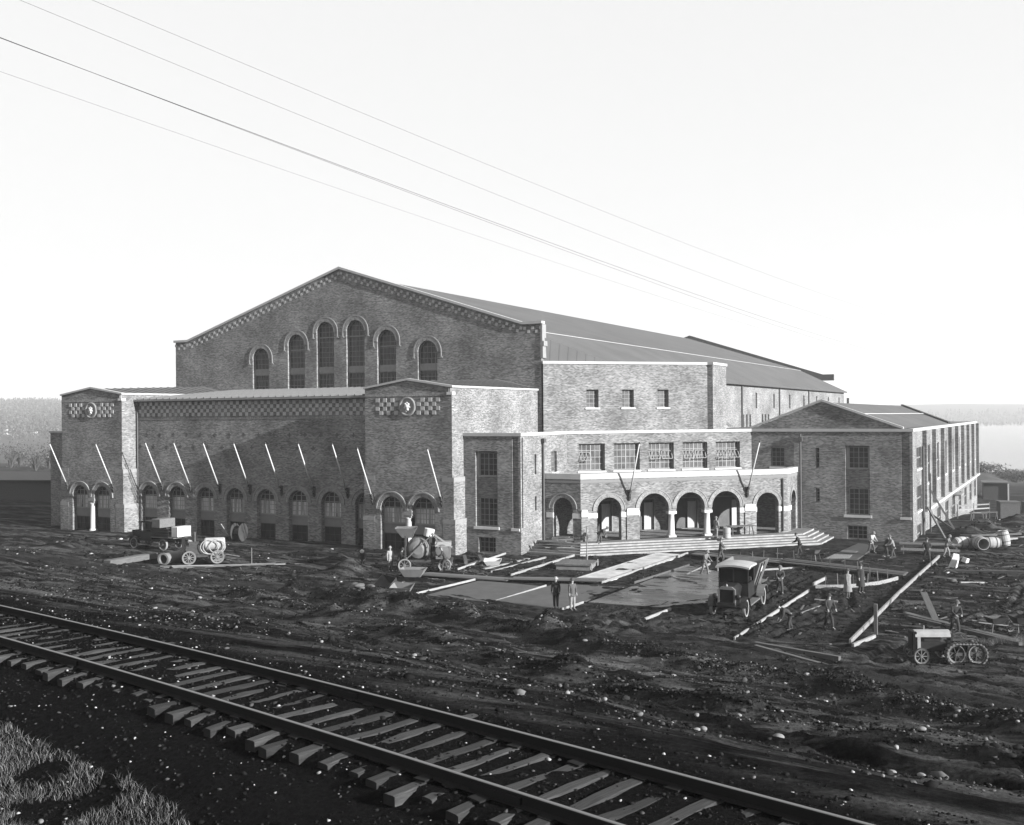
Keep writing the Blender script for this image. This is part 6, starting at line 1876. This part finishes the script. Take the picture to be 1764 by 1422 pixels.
person(32.36, -16.8, H_(40), 'man in dark clothes standing between the two long form boards', .018, .018, .02, 'walk')
person(29.42, 14.3, H_(60), 'worker in white shirt stooping in front of the right wing basement window', .24, .05, .1, 'work')
person(30.75, 12.5, H_(110), 'worker in dark vest left of the pair before the right wing', .03, .03, .05, 'work')
person(31.4, 12.2, H_(-60), 'worker in pale shirt right of the pair before the right wing', .15, .04, .08, 'work')
person(33.9, 10.9, H_(10), 'man in dark clothes standing legs apart by the bench', .02, .02, .03, 'apart')
person(34.9, 14.0, H_(80), 'worker in pale trousers at the far end of the long form board', .08, .14, .1, 'work')
person(38.1, -15.2, H_(30), 'dark figure standing behind the crawler tractor', .015, .015, .05, 'work')
person(21.1, -1.8, H_(70), 'worker in pale clothes stooping at the tilted board behind the wet slab', .09, .08, .1, 'work')
person(20.2, 5.0, H_(100), 'dark worker walking along the foot of the steps', .04, .04, .05, 'walk')
# trestle table with a barrel-like drum under the porch
tb = thing('porch_trestle', 'plank table under the porch behind the right column', 'table', (19.0, 14.9, .8), .8)
mb = MB(); mb.box(-1.2, 1.2, -.4, .4, .78, .84); mb.build('table_top', M_WOODM, tb)
for sx in (-1, 1):
    for sy in (-.3, .3):
        mb = MB(); mb.bar((sx, sy*1.3, 0), (sx*.9, sy*.6, .78), .07, .07); mb.build('leg', M_WOODM, tb)
dm = MB(); dm.lathe([(.3, 0), (.32, .05), (.3, .42), (.32, .45), (.3, .85), (.27, .86), (.02, .84)], n=18); o = dm.build('drum', M_CANVAS); o.location = (18.45, 12.6, .8); tag(o, 'pale drum standing by the right porch column', 'drum')

# ------------------------------------------------------------------ background
M_FOL = stone_material('bare_foliage', [(0, .02), (.6, .05), (1, .11)])
M_BARK = gmat('bark', .05, .9, .3, 3.0)
def bush(x, y, rx, rz_, label, name='shrub', cat='shrub', group=None, leaves=900, stems=9, leaf=.12, tall=False):
    T = thing(name, label, cat, (x, y, gz(x, y)), 0, group)
    sm = MB(); ends = []
    for k in range(stems):
        a = random.uniform(0, 2*PI); rr = random.uniform(.2, .9)*rx
        hh_ = rz_*random.uniform(.55, 1.0)
        p1 = Vector((rr*.35*math.cos(a), rr*.35*math.sin(a), hh_*.5)); p2 = Vector((rr*math.cos(a), rr*math.sin(a), hh_))
        sm.tube([(0, 0, -.2), p1, p2], [.05*rx+.02, .03*rx+.01, .01], 5); ends += [p1, p2, p1.lerp(p2, .5)]
    sm.build('stems', M_BARK, T)
    c = np.array([list(random.choice(ends)) for _ in range(leaves)])+rng.normal(0, 1, (leaves, 3))*np.array([rx*.26, rx*.26, rz_*.14])
    c[:, 2] = np.abs(c[:, 2])+.05
    a = rng.normal(0, 1, (leaves, 3)); a /= np.linalg.norm(a, axis=1)[:, None]
    b_ = np.cross(a, rng.normal(0, 1, (leaves, 3))); b_ /= np.linalg.norm(b_, axis=1)[:, None]
    s_ = leaf*rng.uniform(.5, 1.4, (leaves, 1))
    v = np.stack([c-a*s_, c+b_*s_*.5, c+a*s_, c-b_*s_*.5], 1).reshape(-1, 3)
    f = (np.arange(leaves)*4)[:, None]+np.array([[0, 1, 2, 3]])
    me = np_mesh('foliage', v, f); me.materials.append(M_FOL)
    o = bpy.data.objects.new('foliage', me); COL.objects.link(o); o.parent = T
    return T
RB = [(20, 262, 6.5, 2.6), (25.5, 275, 7.0, 2.2), (29.5, 250, 5.5, 3.2), (12, 285, 7, 2.4), (35, 268, 6, 2.8), (3, 300, 7, 2.2), (42, 255, 7, 3.2)]
for i, (x, y, rx, rz_) in enumerate(RB):
    bush(x, y, rx, rz_, 'bare shrub on the lake bank behind the right wing', group='shrubs on the lake bank', leaves=1500, leaf=.28, stems=20)
LB = [(-150, 78, 3.0, 4.6), (-156, 86, 2.5, 5.2), (-148, 94, 2.6, 4.2), (-166, 84, 3, 5), (-176, 94, 3.5, 5.4), (-140, 84, 2.2, 4.0), (-186, 88, 3, 4.4)]
for i, (x, y, rx, rz_) in enumerate(LB):
    bush(x, y, rx, rz_, 'tall leafless shrub beyond the pale wall left of the building', group='leafless shrubs at far left', leaves=350, leaf=.2, stems=22)
# pale low wall and dark bank at the left edge
wl_ = MB(); a, b_ = Vector((-170, 48)), Vector((-100, 76))
wl_.bar((a.x, a.y, -3.2), (b_.x, b_.y, -3.4), .5, 3.4); tag(wl_.build('boundary_wall', M_CONC), 'long pale low wall at the far left edge', 'wall')
dk = thing('material_shed', 'long dark low shed in front of the pale wall at far left', 'shed', (-84, 24, gz(-84, 24)), math.radians(18))
mb = MB(); mb.box(-9, 9, -2.5, 2.5, -1, 2.6); mb.build('wall', M_WOODD, dk)
mb = MB(); mb.prism_x([(-3, 2.6), (3, 3.4), (3, 3.55), (-3, 2.75)], -9.4, 9.4); mb.build('roof', M_PIPE, dk)
sh = thing('dark_shed', 'dark flat shed behind the far end of the right wing', 'shed', (32.6, 112, gz(32.6, 112)), .1)
mb = MB(); mb.box(-1.7, 1.7, -2.5, 2.5, -1, 2.6); mb.build('wall', M_WOODD, sh)
mb = MB(); mb.box(-1.9, 1.9, -2.8, 2.8, 2.6, 2.75); mb.build('roof', M_PIPE, sh)
mb = MB(); mb.bar((1.85, -2.65, -.5), (1.85, -2.65, 2.6), .2, .2); mb.build('post', M_STONE, sh)
for i, (x, y, s_) in enumerate(((36.9, 62, 1.5), (38.5, 82, 1.2))):
    mb = MB(); mb.box(-.7, .7, -.6, .6, 0, 1.2); mb.box(-.75, .75, -.65, .65, 1.2, 1.28)
    o = mb.build('crate', M_WOODM if i == 0 else M_WOODD); o.location = (x, y, gz(x, y)); o.scale = (s_, s_, s_); o.rotation_euler = (0, 0, .3); tag(o, ('pale crate on the slope right of the wing', 'darker crate farther back on the slope right of the wing')[i], 'crate')
# houses on the far left hillside
def house(x, y, w, d, h, rz, label):
    T = thing('house', label, 'house', (x, y, gz(x, y)), rz, 'white houses on the far hillside')
    mb = MB(); mb.box(-w/2, w/2, -d/2, d/2, -3, h); mb.build('wall', M_STONE, T)
    mb = MB(); mb.prism_x([(-d/2-.5, h), (d/2+.5, h), (0, h+d*.45)], -w/2-.5, w/2+.5); mb.build('roof', M_PIPE, T)
    mb = MB(); mb.box(-w*.2, -w*.2+.8, -.4, .4, h, h+d*.45+1.2); mb.build('chimney', M_BRICK, T)
    for sx in (-.28, .28):
        mb = MB(); mb.box(w*sx-.6, w*sx+.6, -d/2-.05, -d/2+.1, 1.2, 2.8); mb.build('window', M_GLASS, T)
for i, (x, y, w, d, h, rz) in enumerate(((-985, 690, 12, 9, 6, .9), (-960, 700, 9, 8, 5, .5), (-930, 720, 11, 8, 5, .8), (-1040, 690, 10, 8, 6, .7), (-900, 760, 8, 8, 5, .6), (-1130, 930, 12, 9, 6, .7), (-1075, 960, 10, 8, 6, .7))):
    house(x, y, w, d, h, rz, 'small white gabled house on the hazy hillside at far left')
# distant woods on both shores: each one mass
def wood(name, pts, hmin, hmax, label):
    N = len(pts); per = 26
    h = rng.uniform(hmin, hmax, N); w = h*rng.uniform(.22, .4, N)
    c = np.repeat(pts, per, 0); hh_ = np.repeat(h, per); ww = np.repeat(w, per)
    t = rng.uniform(.05, 1, N*per)
    a = rng.uniform(0, 2*PI, N*per); rr = ww*(1.05-t)*rng.uniform(.2, 1, N*per)
    c = c+np.stack([rr*np.cos(a), rr*np.sin(a), hh_*t], 1)
    u_ = rng.normal(0, 1, (N*per, 3)); u_ /= np.linalg.norm(u_, axis=1)[:, None]
    b_ = np.cross(u_, rng.normal(0, 1, (N*per, 3))); b_ /= np.linalg.norm(b_, axis=1)[:, None]
    s_ = (hh_*.1)[:, None]
    v = np.stack([c-u_*s_, c+b_*s_*.7, c+u_*s_, c-b_*s_*.7], 1).reshape(-1, 3)
    f = (np.arange(N*per)*4)[:, None]+np.array([[0, 1, 2, 3]])
    me = np_mesh(name, v, f); me.materials.append(M_FOL)
    o = bpy.data.objects.new(name, me); COL.objects.link(o); return tag(o, label, 'woods', kind='stuff')
def polar(N, a0, a1, d0, d1):
    a = np.radians(rng.uniform(a0, a1, N)); d = rng.uniform(d0, d1, N)
    x = 43.2-np.sin(a)*d; y = -71.35+np.cos(a)*d
    return np.stack([x, y, ground(x, y)], 1)
wood('distant_woods', polar(2600, 48, 57, 1150, 2700), 7, 17, 'hazy conifer woods covering the far left hill')
wood('distant_woods', polar(2200, -4, 14, 1980, 2700), 6, 15, 'very faint wooded far shore of the lake')
# overhead wires
WIRES = {'darkest of the overhead wires, sagging across the middle of the sky': [(30.19, -78.77, 16.3), (30.94, -62.21, 16.0), (31.01, -60.81, 15.92), (31.15, -57.59, 15.69), (31.55, -48.75, 15.33), (32.22, -34.01, 14.98), (37.2, 75.85, 16.0), (39.08, 117.26, 17.0)],
 'overhead wire running just below the darkest one': [(30.8, -80.73, 16.1), (31.43, -62.57, 15.8), (31.52, -59.92, 15.63), (31.89, -49.4, 15.15), (32.4, -34.63, 14.77), (36.67, 88.74, 15.8), (38.24, 134.14, 16.8)],
 'topmost overhead wire across the sky': [(29.93, -71.03, 17.3), (30.92, -59.95, 17.0), (31.27, -56.0, 16.78), (31.86, -49.32, 16.51), (32.85, -38.15, 16.27), (39.13, 32.41, 17.0), (41.6, 60.12, 18.0)],
 'overhead wire second from the top': [(30.18, -73.37, 16.8), (31.09, -60.71, 16.5), (31.35, -57.07, 16.26), (31.9, -49.41, 15.84), (32.85, -36.13, 15.51), (38.64, 44.75, 16.5), (40.9, 76.39, 17.5)],
 'lowest and faintest overhead wire': [(30.06, -79.0, 15.9), (30.78, -61.47, 15.6), (30.92, -58.05, 15.39), (31.12, -53.37, 15.15), (31.63, -40.92, 14.8), (36.84, 84.66, 15.6), (38.65, 128.5, 16.6)]}
M_WIRE = gmat('wire', .02, .6, .1, 2.0)
for i, (lab, pts) in enumerate(WIRES.items()):
    P = np.array(pts); t = np.cumsum(np.r_[0, np.linalg.norm(np.diff(P, axis=0), axis=1)])
    # smooth resample: fit the height by a parabola-like spline through the hung points
    tt = np.linspace(0, t[-1], 60)
    X_ = np.interp(tt, t, P[:, 0]); Y_ = np.interp(tt, t, P[:, 1]); cz_ = np.polyfit(t[1:-1], P[1:-1, 2], 2 if i != 2 else 2); Z_ = np.polyval(cz_, tt)
    mb = MB(); mb.tube(list(zip(X_, Y_, Z_)), (.004, .0032, .0024, .0024, .0018)[i], 5); tag(mb.build('overhead_wire', M_WIRE), lab, 'wire', 'overhead wires crossing the sky')
# ------------------------------------------------------------------ haze
hb = MB(); hb.box(-3400, 1500, -420, 3400, -26, 115)
mt, n, l, b = mat_base('haze_air')
n.remove(b)
pv = n.new('ShaderNodeVolumePrincipled'); pv.inputs['Color'].default_value = grey(.95); pv.inputs['Density'].default_value = HAZE
pv.inputs['Anisotropy'].default_value = 0.2
l.new(pv.outputs[0], n['Material Output'].inputs['Volume'])
ho = hb.build('haze', mt); tag(ho, 'thin pale winter haze over the lake and hills', 'haze', kind='stuff')
